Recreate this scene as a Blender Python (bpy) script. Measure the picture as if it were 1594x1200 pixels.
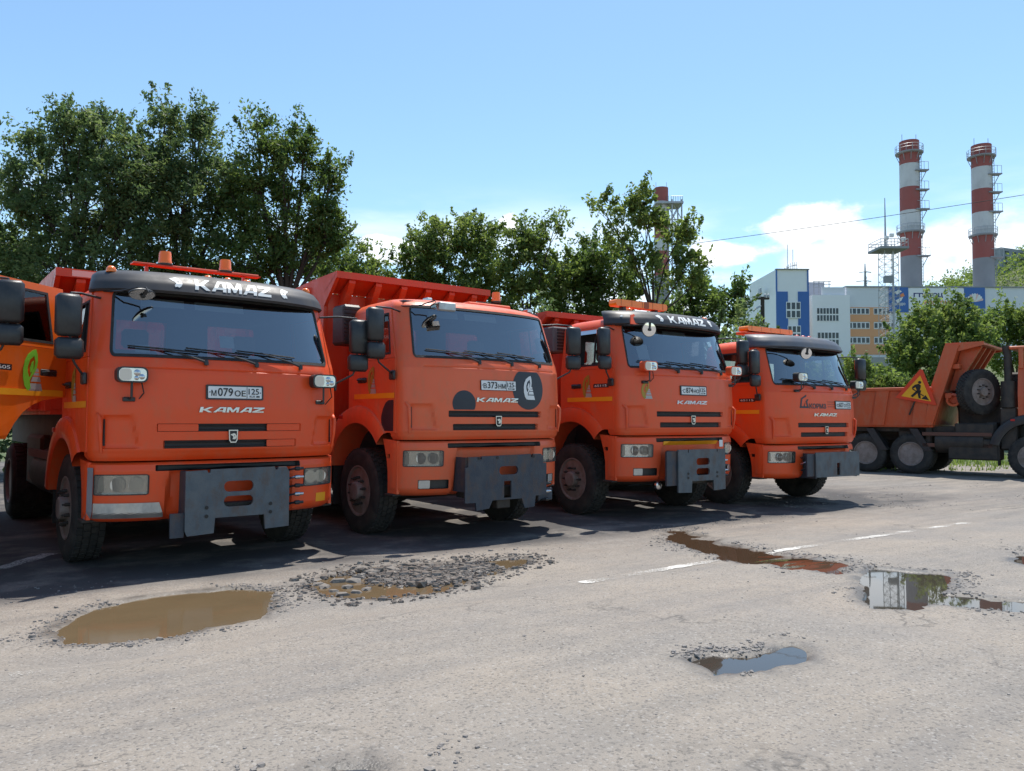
import bpy, bmesh, math, random
import numpy as np
from mathutils import Vector, Matrix
from mathutils.geometry import tessellate_polygon
R = math.radians
random.seed(7)
rng = np.random.default_rng(7)
sc = bpy.context.scene
for o in list(bpy.data.objects):
    bpy.data.objects.remove(o)
COL = sc.collection

# ------------------------------------------------------------------ camera
CAM_H, YAW, PITCH, ROLL = 1.431, R(34.94), math.atan(51.5 / 1232.4), R(0.19)
cd = bpy.data.cameras.new('camera')
cam = bpy.data.objects.new('camera', cd)
COL.objects.link(cam)
cd.sensor_width = 36.0
cd.sensor_fit = 'HORIZONTAL'
cd.lens = 1232.4 / 1594 * 36
cd.clip_start = 0.05
cd.clip_end = 6000
cam.matrix_world = Matrix.Translation((0, 0, CAM_H)) @ (Matrix.Rotation(-YAW, 4, 'Z') @ Matrix.Rotation(math.pi / 2 + PITCH, 4, 'X') @ Matrix.Rotation(ROLL, 4, 'Z'))
sc.camera = cam

# ------------------------------------------------------------------ light
SUN_EL, SUN_AZ = R(68.0), R(53.0)          # azimuth clockwise from +Y
w = bpy.data.worlds.new('World')
sc.world = w
w.use_nodes = True
sd_ = bpy.data.lights.new('sun', 'SUN')
sd_.energy = 4.6
sd_.angle = R(0.53)
sd_.color = (1.0, 0.95, 0.87)
sun = bpy.data.objects.new('sun', sd_)
COL.objects.link(sun)
to_sun = Vector((math.sin(SUN_AZ) * math.cos(SUN_EL), math.cos(SUN_AZ) * math.cos(SUN_EL), math.sin(SUN_EL)))
sun.rotation_euler = to_sun.to_track_quat('Z', 'Y').to_euler()
sun.location = (10, 5, 40)
sc.view_settings.view_transform = 'Standard'
sc.view_settings.look = 'None'
sc.view_settings.gamma = 1.0
sc.view_settings.use_curve_mapping = False
sc.view_settings.exposure = 0.30
sc.render.engine = 'CYCLES'
sc.cycles.use_denoising = True
sc.cycles.max_bounces = 8
sc.cycles.transparent_max_bounces = 16
sc.cycles.caustics_reflective = False
sc.cycles.caustics_refractive = False
sc.cycles.sample_clamp_indirect = 6.0


def ray(x, y):
    du, dv = x - 797, y - 600
    u = du * math.cos(ROLL) + dv * math.sin(ROLL)
    v = -du * math.sin(ROLL) + dv * math.cos(ROLL)
    a, c = u / 1232.4, -v / 1232.4
    f = math.cos(PITCH) - c * math.sin(PITCH)
    up = math.sin(PITCH) + c * math.cos(PITCH)
    return Vector((a * math.cos(YAW) + f * math.sin(YAW), -a * math.sin(YAW) + f * math.cos(YAW), up))


def base_z(y):
    """the yard falls gently towards the parked row"""
    t = np.clip((7.5 - np.asarray(y, float)) / 5.3, 0, 1)
    return .27 * t * t * (3 - 2 * t)


def gp(x, y, z=None):
    d = ray(x, y)
    zz = 0.0 if z is None else z
    for _ in range(1 if z is not None else 30):
        p = Vector((0, 0, CAM_H)) + d * ((zz - CAM_H) / d.z)
        if z is None:
            zz = .5 * zz + .5 * float(base_z(p.y))
    return p


def at(x, y, depth):
    """survey point: picture direction at a depth along the view axis"""
    d = ray(x, y)
    k = depth / (d.x * math.sin(YAW) + d.y * math.cos(YAW))
    return Vector((0, 0, CAM_H)) + d * k


# sky: Nishita with low clouds
nt = w.node_tree
nt.nodes.clear()
N = lambda t: nt.nodes.new(t)
out = N('ShaderNodeOutputWorld')
bg = N('ShaderNodeBackground')
bg.inputs['Strength'].default_value = 0.15
sky = N('ShaderNodeTexSky')
sky.sky_type = 'NISHITA'
sky.sun_disc = False
sky.sun_elevation = SUN_EL
sky.sun_rotation = SUN_AZ
sky.altitude = 50
sky.air_density = 1.0
sky.dust_density = 0.35
sky.ozone_density = 1.6
tc = N('ShaderNodeTexCoord')
L_ = nt.links.new


def vmath(op, a, b=None):
    n = N('ShaderNodeVectorMath')
    n.operation = op
    for i, q in enumerate((a, b)):
        if q is None:
            continue
        if hasattr(q, 'is_output'):
            L_(q, n.inputs[i])
        else:
            n.inputs[i].default_value = q
    return n.outputs['Value'] if op in ('DOT_PRODUCT', 'LENGTH', 'DISTANCE') else n.outputs['Vector']


def smath(op, a, b=None, c=None):
    n = N('ShaderNodeMath')
    n.operation = op
    for i, q in enumerate((a, b, c)):
        if q is None:
            continue
        if hasattr(q, 'is_output'):
            L_(q, n.inputs[i])
        else:
            n.inputs[i].default_value = q
    return n.outputs[0]


def wmap(v, a, b, c=0.0, d=1.0):
    n = N('ShaderNodeMapRange')
    n.interpolation_type = 'SMOOTHSTEP'
    L_(v, n.inputs[0])
    for i, q in enumerate((a, b, c, d)):
        n.inputs[i + 1].default_value = q
    return n.outputs[0]


DIR = tc.outputs['Generated']
nz = N('ShaderNodeTexNoise')
nz.inputs['Scale'].default_value = 9.0
nz.inputs['Detail'].default_value = 9
nz.inputs['Roughness'].default_value = 0.58
mp = vmath('MULTIPLY', DIR, (1, 1, 2.0))
L_(mp, nz.inputs['Vector'])
nz2 = N('ShaderNodeTexNoise')
nz2.inputs['Scale'].default_value = 3.2
nz2.inputs['Detail'].default_value = 7
nz2.inputs['Roughness'].default_value = 0.55
L_(vmath('MULTIPLY', DIR, (1, 1, 4.5)), nz2.inputs['Vector'])
sep = N('ShaderNodeSeparateXYZ')
L_(DIR, sep.inputs[0])
band = smath('MULTIPLY', wmap(sep.outputs[2], 0.0, 0.06), wmap(sep.outputs[2], 0.30, 0.17))
thin = smath('MULTIPLY', wmap(nz2.outputs[0], 0.47, 0.68), band)
mask = smath('MULTIPLY', thin, 0.8)
rt = (math.cos(YAW), -math.sin(YAW), 0)
for px, py, rx, ry in ((1235, 350, .078, .028), (1140, 392, .070, .022), (1330, 400, .12, .040), (1480, 390, .15, .045), (795, 350, .025, .016), (600, 385, .05, .02), (1240, 430, .13, .02)):
    c = ray(px, py).normalized()
    d = vmath('SUBTRACT', DIR, tuple(c))
    a = smath('DIVIDE', vmath('DOT_PRODUCT', d, rt), rx)
    b = smath('DIVIDE', vmath('DOT_PRODUCT', d, (0, 0, 1)), ry)
    r = smath('SQRT', smath('ADD', smath('MULTIPLY', a, a), smath('MULTIPLY', b, b)))
    r = smath('ADD', r, smath('MULTIPLY', smath('SUBTRACT', nz.outputs[0], 0.5), 3.0))
    soft = 0.45 if px < 1200 or px == 1235 else 0.0
    m = smath('MULTIPLY', wmap(r, 1.05, soft), 1.0 if px in (1235, 1140, 795) else 0.85)
    mask = smath('MAXIMUM', mask, m)
mx = N('ShaderNodeMix')
mx.data_type = 'RGBA'
L_(mask, mx.inputs[0])
tn = N('ShaderNodeMix')
tn.data_type = 'RGBA'
tn.blend_type = 'MULTIPLY'
tn.inputs[0].default_value = 1.0
L_(sky.outputs[0], tn.inputs[6])
tn.inputs[7].default_value = (.97, 1.10, 1.08, 1)      # clean sea air: slightly more cyan
L_(tn.outputs[2], mx.inputs[6])
mx.inputs[7].default_value = (7.6, 7.8, 8.0, 1)
L_(mx.outputs[2], bg.inputs[0])
L_(bg.outputs[0], out.inputs[0])


# ------------------------------------------------------------------ materials
MATS = {}


def mat(name, base, rough=0.5, metal=0.0, var=0.0, vs=4.0, second=None, bump=0.0, bs=60.0, coat=0.0, spec=0.5, emis=None, trans=0.0, dirt=0.0, dirtcol=(.20, .16, .12), dscale=2.2):
    if name in MATS:
        return MATS[name]
    m = bpy.data.materials.new(name)
    m.use_nodes = True
    n = m.node_tree
    b = n.nodes['Principled BSDF']
    b.inputs['Roughness'].default_value = rough
    b.inputs['Metallic'].default_value = metal
    b.inputs['Specular IOR Level'].default_value = spec
    if coat:
        b.inputs['Coat Weight'].default_value = coat
        b.inputs['Coat Roughness'].default_value = 0.12
    if trans:
        b.inputs['Transmission Weight'].default_value = trans
    if emis:
        b.inputs['Emission Color'].default_value = (*emis[:3], 1)
        b.inputs['Emission Strength'].default_value = emis[3]
    b.inputs['Base Color'].default_value = (*base, 1)
    co = n.nodes.new('ShaderNodeTexCoord').outputs['Object']
    col = None
    if var:
        t = n.nodes.new('ShaderNodeTexNoise')
        t.inputs['Scale'].default_value = vs
        t.inputs['Detail'].default_value = 7
        t.inputs['Roughness'].default_value = .62
        n.links.new(co, t.inputs['Vector'])
        x = n.nodes.new('ShaderNodeMix')
        x.data_type = 'RGBA'
        k = n.nodes.new('ShaderNodeMapRange')
        n.links.new(t.outputs[0], k.inputs[0])
        k.inputs[1].default_value = .35
        k.inputs[2].default_value = .68
        k.inputs[4].default_value = var
        n.links.new(k.outputs[0], x.inputs[0])
        x.inputs[6].default_value = (*base, 1)
        x.inputs[7].default_value = (*(second or tuple(q * .55 for q in base)), 1)
        col = x.outputs[2]
    if dirt:
        t = n.nodes.new('ShaderNodeTexNoise')
        t.inputs['Scale'].default_value = dscale
        t.inputs['Detail'].default_value = 10
        t.inputs['Roughness'].default_value = .72
        mpn = n.nodes.new('ShaderNodeMapping')
        mpn.inputs['Scale'].default_value = (1.6, 1.6, .7)
        n.links.new(co, mpn.inputs[0])
        n.links.new(mpn.outputs[0], t.inputs['Vector'])
        k = n.nodes.new('ShaderNodeMapRange')
        n.links.new(t.outputs[0], k.inputs[0])
        k.inputs[1].default_value = .48
        k.inputs[2].default_value = .80
        k.inputs[4].default_value = dirt
        x = n.nodes.new('ShaderNodeMix')
        x.data_type = 'RGBA'
        n.links.new(k.outputs[0], x.inputs[0])
        if col:
            n.links.new(col, x.inputs[6])
        else:
            x.inputs[6].default_value = (*base, 1)
        x.inputs[7].default_value = (*dirtcol, 1)
        col = x.outputs[2]
        k2 = n.nodes.new('ShaderNodeMapRange')
        n.links.new(t.outputs[0], k2.inputs[0])
        k2.inputs[1].default_value = .40
        k2.inputs[2].default_value = .75
        k2.inputs[3].default_value = rough
        k2.inputs[4].default_value = min(1, rough + .35)
        n.links.new(k2.outputs[0], b.inputs['Roughness'])
    if col:
        n.links.new(col, b.inputs['Base Color'])
    if bump:
        t = n.nodes.new('ShaderNodeTexNoise')
        t.inputs['Scale'].default_value = bs
        t.inputs['Detail'].default_value = 5
        n.links.new(co, t.inputs['Vector'])
        bp = n.nodes.new('ShaderNodeBump')
        bp.inputs['Strength'].default_value = bump
        bp.inputs['Distance'].default_value = .01
        n.links.new(t.outputs[0], bp.inputs['Height'])
        n.links.new(bp.outputs[0], b.inputs['Normal'])
    MATS[name] = m
    return m


def glass_mat(name, tint, extra=0.0):
    if name in MATS:
        return MATS[name]
    m = bpy.data.materials.new(name)
    m.use_nodes = True
    n = m.node_tree
    n.nodes.clear()
    o = n.nodes.new('ShaderNodeOutputMaterial')
    tr = n.nodes.new('ShaderNodeBsdfTransparent')
    tr.inputs[0].default_value = (*tint, 1)
    gl = n.nodes.new('ShaderNodeBsdfGlossy')
    gl.inputs['Roughness'].default_value = .02
    fr = n.nodes.new('ShaderNodeFresnel')
    fr.inputs[0].default_value = 1.52
    ad = n.nodes.new('ShaderNodeMath')
    ad.inputs[1].default_value = extra
    n.links.new(fr.outputs[0], ad.inputs[0])
    mxs = n.nodes.new('ShaderNodeMixShader')
    n.links.new(ad.outputs[0], mxs.inputs[0])
    n.links.new(tr.outputs[0], mxs.inputs[1])
    n.links.new(gl.outputs[0], mxs.inputs[2])
    n.links.new(mxs.outputs[0], o.inputs[0])
    MATS[name] = m
    return m


M_RUBBER = mat('black_rubber', (.014, .014, .015), .75, var=.6, second=(.05, .045, .04), vs=9, bump=.3)
M_TYRE = mat('tyre_rubber', (.018, .018, .019), .85, var=.75, second=(.065, .058, .05), vs=6, bump=.4)
M_BLACKP = mat('black_plastic', (.018, .019, .021), .42, var=.4, second=(.05, .05, .05), vs=12, bump=.15, bs=180)
M_DARKMET = mat('dark_chassis_steel', (.03, .029, .028), .65, metal=.3, var=.7, second=(.085, .065, .05), vs=5, bump=.3)
M_PLOW = mat('plow_plate_steel', (.085, .105, .125), .5, metal=.35, var=.7, second=(.13, .14, .15), vs=7, bump=.35, dirt=.9, dirtcol=(.15, .085, .05), dscale=5.0)
M_PLOWBL = mat('plow_plate_dark_paint', (.035, .045, .065), .5, metal=.2, var=.7, second=(.07, .075, .085), vs=7, bump=.35, dirt=.9, dirtcol=(.16, .09, .05), dscale=5.0)
M_ALU = mat('bare_aluminium', (.55, .55, .54), .38, metal=.9, var=.5, vs=8, dirt=.4)
M_RIM = mat('wheel_rim_paint', (.30, .25, .23), .55, var=.7, second=(.12, .08, .06), vs=7, dirt=.6)
M_WHITE = mat('white_paint', (.78, .78, .76), .5, var=.25, vs=6)
M_MIRROR = mat('mirror_face', (.82, .84, .86), .03, metal=1.0)
M_CHROME = mat('chrome', (.55, .55, .56), .25, metal=1.0, var=.2)
M_LAMPGL = glass_mat('lamp_lens', (.92, .93, .92), .10)
M_GLASS = glass_mat('cab_glass', (.52, .58, .62), .27)
M_GLASSS = glass_mat('side_glass', (.75, .80, .80), .02)
M_INT = mat('cab_interior', (.14, .14, .15), .8, var=.5, vs=5)
M_SEAT = mat('seat_fabric', (.20, .17, .14), .9, var=.5, vs=20)
M_AMBER = mat('amber_plastic', (.95, .20, .015), .25, coat=.4, var=.3, second=(.8, .12, .01), vs=9)
M_AMBERL = mat('amber_light_bar', (1.0, .26, .015), .3, coat=.3, var=.35, second=(.85, .16, .01), vs=9)
M_YELLOW = mat('yellow_reflective', (.90, .38, .015), .45, var=.3, second=(.75, .25, .01), vs=9)
M_GREEN = mat('green_vinyl', (.20, .55, .04), .4)
M_OLIVE = mat('faded_olive_vinyl', (.36, .26, .03), .5, var=.5, second=(.5, .2, .03), vs=8)
M_GREYV = mat('grey_vinyl', (.42, .42, .40), .5, var=.3)
M_NAVY = mat('dark_vinyl', (.012, .016, .03), .4, var=.4, second=(.03, .03, .04))
M_PAPER = mat('paper', (.75, .74, .70), .8, var=.2)
M_RED = mat('red_plastic', (.45, .02, .015), .35)
M_BLACK = mat('black_paint', (.01, .01, .012), .5)


def orange(name, base, second, dirt):
    return mat(name, base, .36, var=.6, second=second, vs=1.3, coat=.12, spec=.35, dirt=dirt, dirtcol=(.40, .20, .11), dscale=4.5, bump=.03, bs=30)


PAINT = {
    1: orange('orange_cab_paint', (.82, .078, .013), (.72, .086, .022), .38),
    0: orange('bright_orange_paint', (.80, .13, .008), (.74, .14, .012), .2),
    2: orange('faded_salmon_orange_paint', (.76, .118, .040), (.78, .155, .065), .52),
    3: orange('faded_red_orange_paint', (.77, .090, .024), (.72, .118, .045), .42),
    4: orange('red_orange_paint', (.80, .085, .017), (.74, .098, .026), .38),
    5: orange('dusty_orange_paint', (.56, .095, .028), (.46, .09, .04), .65),
}
BODYP = orange('red_orange_body_paint', (.58, .050, .012), (.50, .05, .018), .4)


# ------------------------------------------------------------------ mesh helpers
def link(o, parent=None):
    COL.objects.link(o)
    if parent:
        o.parent = parent
    return o


class MB:
    def __init__(s):
        s.v, s.f = [], []

    def add(s, v, f):
        k = len(s.v)
        s.v += [tuple(q) for q in v]
        s.f += [tuple(i + k for i in q) for q in f]
        return s

    def box(s, x0, x1, y0, y1, z0, z1, c=0.0, m=None):
        if x1 < x0: x0, x1 = x1, x0
        if c <= 0:
            v = [(x, y, z) for x in (x0, x1) for y in (y0, y1) for z in (z0, z1)]
            f = [(0, 1, 3, 2), (4, 6, 7, 5), (0, 4, 5, 1), (2, 3, 7, 6), (0, 2, 6, 4), (1, 5, 7, 3)]
        else:
            v, idx = [], {}
            for i, sx in enumerate((-1, 1)):
                for j, sy in enumerate((-1, 1)):
                    for k, sz in enumerate((-1, 1)):
                        X = (x0, x1)[i]; Y = (y0, y1)[j]; Z = (z0, z1)[k]
                        for ax in range(3):
                            p = [X - sx * c, Y - sy * c, Z - sz * c]
                            p[ax] = (X, Y, Z)[ax]
                            idx[(i, j, k, ax)] = len(v)
                            v.append(tuple(p))
            f = []
            for i in (0, 1):
                f.append([idx[(i, j, k, 0)] for j, k in ((0, 0), (1, 0), (1, 1), (0, 1))])
                f.append([idx[(j, i, k, 1)] for j, k in ((0, 0), (1, 0), (1, 1), (0, 1))])
                f.append([idx[(j, k, i, 2)] for j, k in ((0, 0), (1, 0), (1, 1), (0, 1))])
            for a in (0, 1):
                for b in (0, 1):
                    f.append([idx[(0, a, b, 1)], idx[(1, a, b, 1)], idx[(1, a, b, 2)], idx[(0, a, b, 2)]])
                    f.append([idx[(a, 0, b, 0)], idx[(a, 1, b, 0)], idx[(a, 1, b, 2)], idx[(a, 0, b, 2)]])
                    f.append([idx[(a, b, 0, 0)], idx[(a, b, 1, 0)], idx[(a, b, 1, 1)], idx[(a, b, 0, 1)]])
            for i in (0, 1):
                for j in (0, 1):
                    for k in (0, 1):
                        f.append([idx[(i, j, k, a)] for a in range(3)])
        if m is not None:
            v = [tuple(m @ Vector(q)) for q in v]
        return s.add(v, f)

    def tube(s, pts, r, n=8, cap=True):
        pts = [Vector(p) for p in pts]
        rs = r if isinstance(r, (list, tuple)) else [r] * len(pts)
        v, f = [], []
        up = None
        for i, p in enumerate(pts):
            d = (pts[min(i + 1, len(pts) - 1)] - pts[max(i - 1, 0)]).normalized()
            if up is None:
                up = Vector((0, 0, 1)) if abs(d.z) < .9 else Vector((1, 0, 0))
            a = d.cross(up)
            if a.length < 1e-6:
                a = d.orthogonal()
            a.normalize()
            b = a.cross(d)
            up = b
            for k in range(n):
                t = 2 * math.pi * k / n
                v.append(p + (a * math.cos(t) + b * math.sin(t)) * rs[i])
        for i in range(len(pts) - 1):
            for k in range(n):
                f.append((i * n + k, i * n + (k + 1) % n, (i + 1) * n + (k + 1) % n, (i + 1) * n + k))
        if cap:
            f.append(tuple(range(n)))
            f.append(tuple((len(pts) - 1) * n + k for k in range(n)))
        return s.add(v, f)

    def lathe(s, prof, c, axis='z', n=24, m=None, closed=False):
        """prof: (radius, height) along axis"""
        v, f = [], []
        for r, h in prof:
            for k in range(n):
                t = 2 * math.pi * k / n
                a, b = r * math.cos(t), r * math.sin(t)
                q = {'z': (a, b, h), 'x': (h, a, b), 'y': (a, h, b)}[axis]
                q = Vector(q)
                if m is not None:
                    q = m @ q
                v.append(q + Vector(c))
        P = len(prof)
        for i in range(P - 1 + (1 if closed else 0)):
            j = (i + 1) % P
            for k in range(n):
                f.append((i * n + k, i * n + (k + 1) % n, j * n + (k + 1) % n, j * n + k))
        if not closed:
            if prof[0][0] > 1e-5: f.append(tuple(range(n)))
            if prof[-1][0] > 1e-5: f.append(tuple((P - 1) * n + k for k in range(n)))
        return s.add(v, f)

    def plate(s, outer, holes, fn, t0, t1):
        """2d polygon with holes, extruded between offsets t0 (back) and t1 (front); fn(a,b,off)->xyz"""
        loops = [outer] + list(holes)
        flat = [p for l in loops for p in l]
        tri = tessellate_polygon([[Vector((a, b, 0)) for a, b in l] for l in loops])
        n = len(flat)
        v = [fn(a, b, t1) for a, b in flat] + [fn(a, b, t0) for a, b in flat]
        f = [tuple(t) for t in tri] + [tuple(i + n for i in reversed(t)) for t in tri]
        k = 0
        for l in loops:
            for i in range(len(l)):
                j = (i + 1) % len(l)
                f.append((k + i, k + j, k + j + n, k + i + n))
            k += len(l)
        return s.add(v, f)

    def poly(s, outer, holes, fn, off, step=.022):
        """thin filled shape finely cut so that it hugs a curved panel"""
        loops = [outer] + list(holes)
        flat = [p for l in loops for p in l]
        tris = [[flat[i] for i in t] for t in tessellate_polygon([[Vector((a, b, 0)) for a, b in l] for l in loops])]
        todo, done = tris, []
        while todo:
            t = todo.pop()
            l = [(math.hypot(t[i][0] - t[(i + 1) % 3][0], t[i][1] - t[(i + 1) % 3][1]), i) for i in range(3)]
            m_, i = max(l)
            if m_ <= step:
                done.append(t)
                continue
            a, b, c = t[i], t[(i + 1) % 3], t[(i + 2) % 3]
            m = ((a[0] + b[0]) / 2, (a[1] + b[1]) / 2)
            todo += [[a, m, c], [m, b, c]]
        for t in done:
            s.add([fn(a, b, off) for a, b in t], [(0, 1, 2)])
        return s

    def build(s, name, m, parent=None, smooth=40, recalc=True, dz=0.0):
        me = bpy.data.meshes.new(name)
        me.from_pydata(s.v, [], s.f)
        if recalc:
            bm = bmesh.new()
            bm.from_mesh(me)
            bmesh.ops.recalc_face_normals(bm, faces=bm.faces)
            bm.to_mesh(me)
            bm.free()
        if m:
            me.materials.append(m)
        if smooth:
            me.polygons.foreach_set('use_smooth', [True] * len(me.polygons))
            me.set_sharp_from_angle(angle=R(smooth))
        o = link(bpy.data.objects.new(name, me), parent)
        o.location.z = dz
        return o


def empty(name, loc=(0, 0, 0), rz=0.0, parent=None):
    o = link(bpy.data.objects.new(name, None), parent)
    o.location = loc
    o.rotation_euler.z = rz
    o.empty_display_size = .3
    return o


def tag(o, label=None, cat=None, group=None, kind=None):
    for k, q in (('label', label), ('category', cat), ('group', group), ('kind', kind)):
        if q:
            o[k] = q
    return o


def circ(cx, cy, r, n=20, a0=0, a1=360, ry=None):
    return [(cx + r * math.cos(R(a0 + (a1 - a0) * i / n)), cy + (ry or r) * math.sin(R(a0 + (a1 - a0) * i / n))) for i in range(n + (0 if abs(a1 - a0) == 360 else 1))]


def rrect(x0, x1, y0, y1, r, n=4):
    p = []
    for cx, cy, a in ((x1 - r, y1 - r, 0), (x0 + r, y1 - r, 90), (x0 + r, y0 + r, 180), (x1 - r, y0 + r, 270)):
        for i in range(n + 1):
            t = R(a + 90 * i / n)
            p.append((cx + r * math.cos(t), cy + r * math.sin(t)))
    return p


_txt = {}


def text_mesh(body, size=1.0, offset=0.0, shear=0.0, space=1.0):
    """returns verts2d, faces of filled lettering, centred on x, baseline at 0"""
    key = (body, size, offset, shear, space)
    if key in _txt:
        return _txt[key]
    c = bpy.data.curves.new('lettering', 'FONT')
    c.body = body
    c.size = size
    c.offset = offset
    c.shear = shear
    c.space_character = space
    c.align_x = 'CENTER'
    c.resolution_u = 3
    o = bpy.data.objects.new('lettering', c)
    COL.objects.link(o)
    dg = bpy.context.evaluated_depsgraph_get()
    me = bpy.data.meshes.new_from_object(o.evaluated_get(dg))
    v = [(q.co.x, q.co.y) for q in me.vertices]
    f = [tuple(p.vertices) for p in me.polygons]
    bpy.data.objects.remove(o)
    bpy.data.curves.remove(c)
    bpy.data.meshes.remove(me)
    _txt[key] = (v, f)
    return v, f


def text_on(mb, body, fn, cx, cz, width, height, off, offset=0.0, shear=0.0, space=1.0):
    """fit lettering into width x height centred at (cx,cz) on surface fn(a,b,off)"""
    v, f = text_mesh(body, 1.0, offset, shear, space)
    xs = [a for a, b in v]
    ys = [b for a, b in v]
    sx = width / (max(xs) - min(xs))
    sy = height / (max(ys) - min(ys))
    mx_, my = (max(xs) + min(xs)) / 2, (max(ys) + min(ys)) / 2
    mb.add([fn(cx + (a - mx_) * sx, cz + (b - my) * sy, off) for a, b in v], f)
    return mb
# ------------------------------------------------------------------ cab shell
NX = 2.6


class Shell:
    """horizontal sections: (z, front y, half width, corner depth, back y); superelliptic nose"""

    def __init__(s, prof, mod=None):
        s.p = np.array(prof, float)
        s.mod = mod

    def par(s, z):
        return [float(np.interp(z, s.p[:, 0], s.p[:, i])) for i in (1, 2, 3, 4)]

    def pt(s, t, z, off=0.0):
        f, w_, d, b = s.par(z)
        sg = 1 if t >= 0 else -1
        a = abs(t)
        w2, d2 = w_ + off, d
        if a <= 1:
            an = a * math.pi / 2
            x = w2 * math.sin(an) ** (2 / NX)
            y = f - off + (d2 + off) * (1 - math.cos(an))
            if s.mod:
                y += s.mod(sg * x, z)
        elif a <= 2:
            x = w2
            y = f + d + (a - 1) * (b - f - d)
            if a == 2: y += off
        else:
            x = w2 * (3 - a)
            y = b + off
        return (sg * x, y, z)

    def front(s, x, z, off=0.0):
        f, w_, d, b = s.par(z)
        q = min(.9999, abs(x) / (w_ + off)) ** (NX / 2)
        y = f - off + (d + off) * (1 - math.sqrt(max(0, 1 - q * q)))
        if s.mod:
            y += s.mod(x, z)
        return (x, y, z)

    def side(s, sg):
        return lambda y, z, off: (sg * (s.par(z)[1] + off), y, z)

    def tx(s, x, z):
        w_ = s.par(z)[1]
        return math.asin(min(1, abs(x) / w_) ** (NX / 2)) / (math.pi / 2) * (1 if x >= 0 else -1)

    def grid(s, tb, zb, holes=(), off=0.0, skip=None, wrap=False):
        """holes: (t0,t1,z0,z1,radius in m, metres per t)"""
        mb = MB()
        tb = sorted(set(round(q, 5) for q in list(tb) + [h[0] for h in holes] + [h[1] for h in holes]))
        zb = sorted(set(round(q, 5) for q in list(zb) + [h[2] for h in holes] + [h[3] for h in holes]))
        nt_ = len(tb)
        v = [s.pt(t, z, off) for z in zb for t in tb]
        f = []
        for j in range(len(zb) - 1):
            zc = (zb[j] + zb[j + 1]) / 2
            for i in range(nt_ - 1):
                tcn = (tb[i] + tb[i + 1]) / 2
                if any(h[0] < tcn < h[1] and h[2] < zc < h[3] for h in holes):
                    continue
                if skip and skip(tcn, zc):
                    continue
                f.append((j * nt_ + i, j * nt_ + i + 1, (j + 1) * nt_ + i + 1, (j + 1) * nt_ + i))
        mb.add(v, f)
        for h in holes:
            t0, t1, z0, z1, rr, L = h
            rt_ = rr / L
            for (ct, cz, st, sz) in ((t0, z0, 1, 1), (t1, z0, -1, 1), (t1, z1, -1, -1), (t0, z1, 1, -1)):
                arc = []
                for i in range(6):
                    an = R(90 * i / 5)
                    arc.append((ct + st * rt_ * (1 - math.sin(an)), cz + sz * rr * (1 - math.cos(an))))
                pts = [s.pt(ct, cz, off)] + [s.pt(a, b, off) for a, b in arc]
                mb.add(pts, [(0, i + 1, i + 2) for i in range(5)])
        return mb

    def outline(s, h, inset=0.0, m=10):
        t0, t1, z0, z1, rr, L = h
        t0 += inset / L; t1 -= inset / L; z0 += inset; z1 -= inset
        rr = max(.004, rr - inset * .6)
        rt_ = rr / L
        pts = []
        cs = ((t1, z1, -1, -1, 0), (t0, z1, 1, -1, 1), (t0, z0, 1, 1, 2), (t1, z0, -1, 1, 3))
        for ct, cz, st, sz, q in cs:
            arc = []
            for i in range(6):
                an = R(90 * i / 5)
                arc.append((ct + st * rt_ * (1 - math.cos(an)), cz + sz * rr * (1 - math.sin(an))))
            if q in (1, 3):
                arc.reverse()
            pts += arc
        # subdivide the straight runs
        o = []
        for i, p in enumerate(pts):
            q = pts[(i + 1) % len(pts)]
            o.append(p)
            dd = math.hypot((q[0] - p[0]) * L, q[1] - p[1])
            k = int(dd / .06)
            for j in range(1, k + 1):
                o.append((p[0] + (q[0] - p[0]) * j / (k + 1), p[1] + (q[1] - p[1]) * j / (k + 1)))
        return o

    def pane(s, h, off, inset=0.0, rings=6):
        ol = s.outline(h, inset)
        cx = (h[0] + h[1]) / 2
        cz = (h[2] + h[3]) / 2
        n = len(ol)
        v, f = [], []
        for r in range(rings):
            k = 1 - r / rings
            v += [s.pt(cx + (a - cx) * k, cz + (b - cz) * k, off) for a, b in ol]
        v.append(s.pt(cx, cz, off))
        for r in range(rings - 1):
            for i in range(n):
                j = (i + 1) % n
                f.append((r * n + i, r * n + j, (r + 1) * n + j, (r + 1) * n + i))
        for i in range(n):
            f.append(((rings - 1) * n + i, (rings - 1) * n + (i + 1) % n, rings * n))
        return MB().add(v, f)

    def frame(s, h, wd, o0, o1, out=0.0):
        """rubber seal ring round an opening"""
        a = s.outline(h, -out)
        n = len(a)
        cx = (h[0] + h[1]) / 2
        cz = (h[2] + h[3]) / 2
        L = h[5]
        b = []
        for i, (t, z) in enumerate(a):
            p, q = a[i - 1], a[(i + 1) % n]
            dx, dz_ = (q[0] - p[0]) * L, q[1] - p[1]
            l = math.hypot(dx, dz_) or 1
            b.append((t - dz_ / l * wd / L, z + dx / l * wd))
        v = [s.pt(t, z, o0) for t, z in a] + [s.pt(t, z, o1) for t, z in a] + [s.pt(t, z, o1) for t, z in b] + [s.pt(t, z, o0 - .02) for t, z in b]
        f = []
        for k in range(3):
            for i in range(n):
                j = (i + 1) % n
                f.append((k * n + i, k * n + j, (k + 1) * n + j, (k + 1) * n + i))
        return MB().add(v, f)


def lin(a, b, n):
    return [a + (b - a) * i / n for i in range(n + 1)]


def sstep(a, b, x):
    t = max(0, min(1, (x - a) / (b - a)))
    return t * t * (3 - 2 * t)


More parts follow.
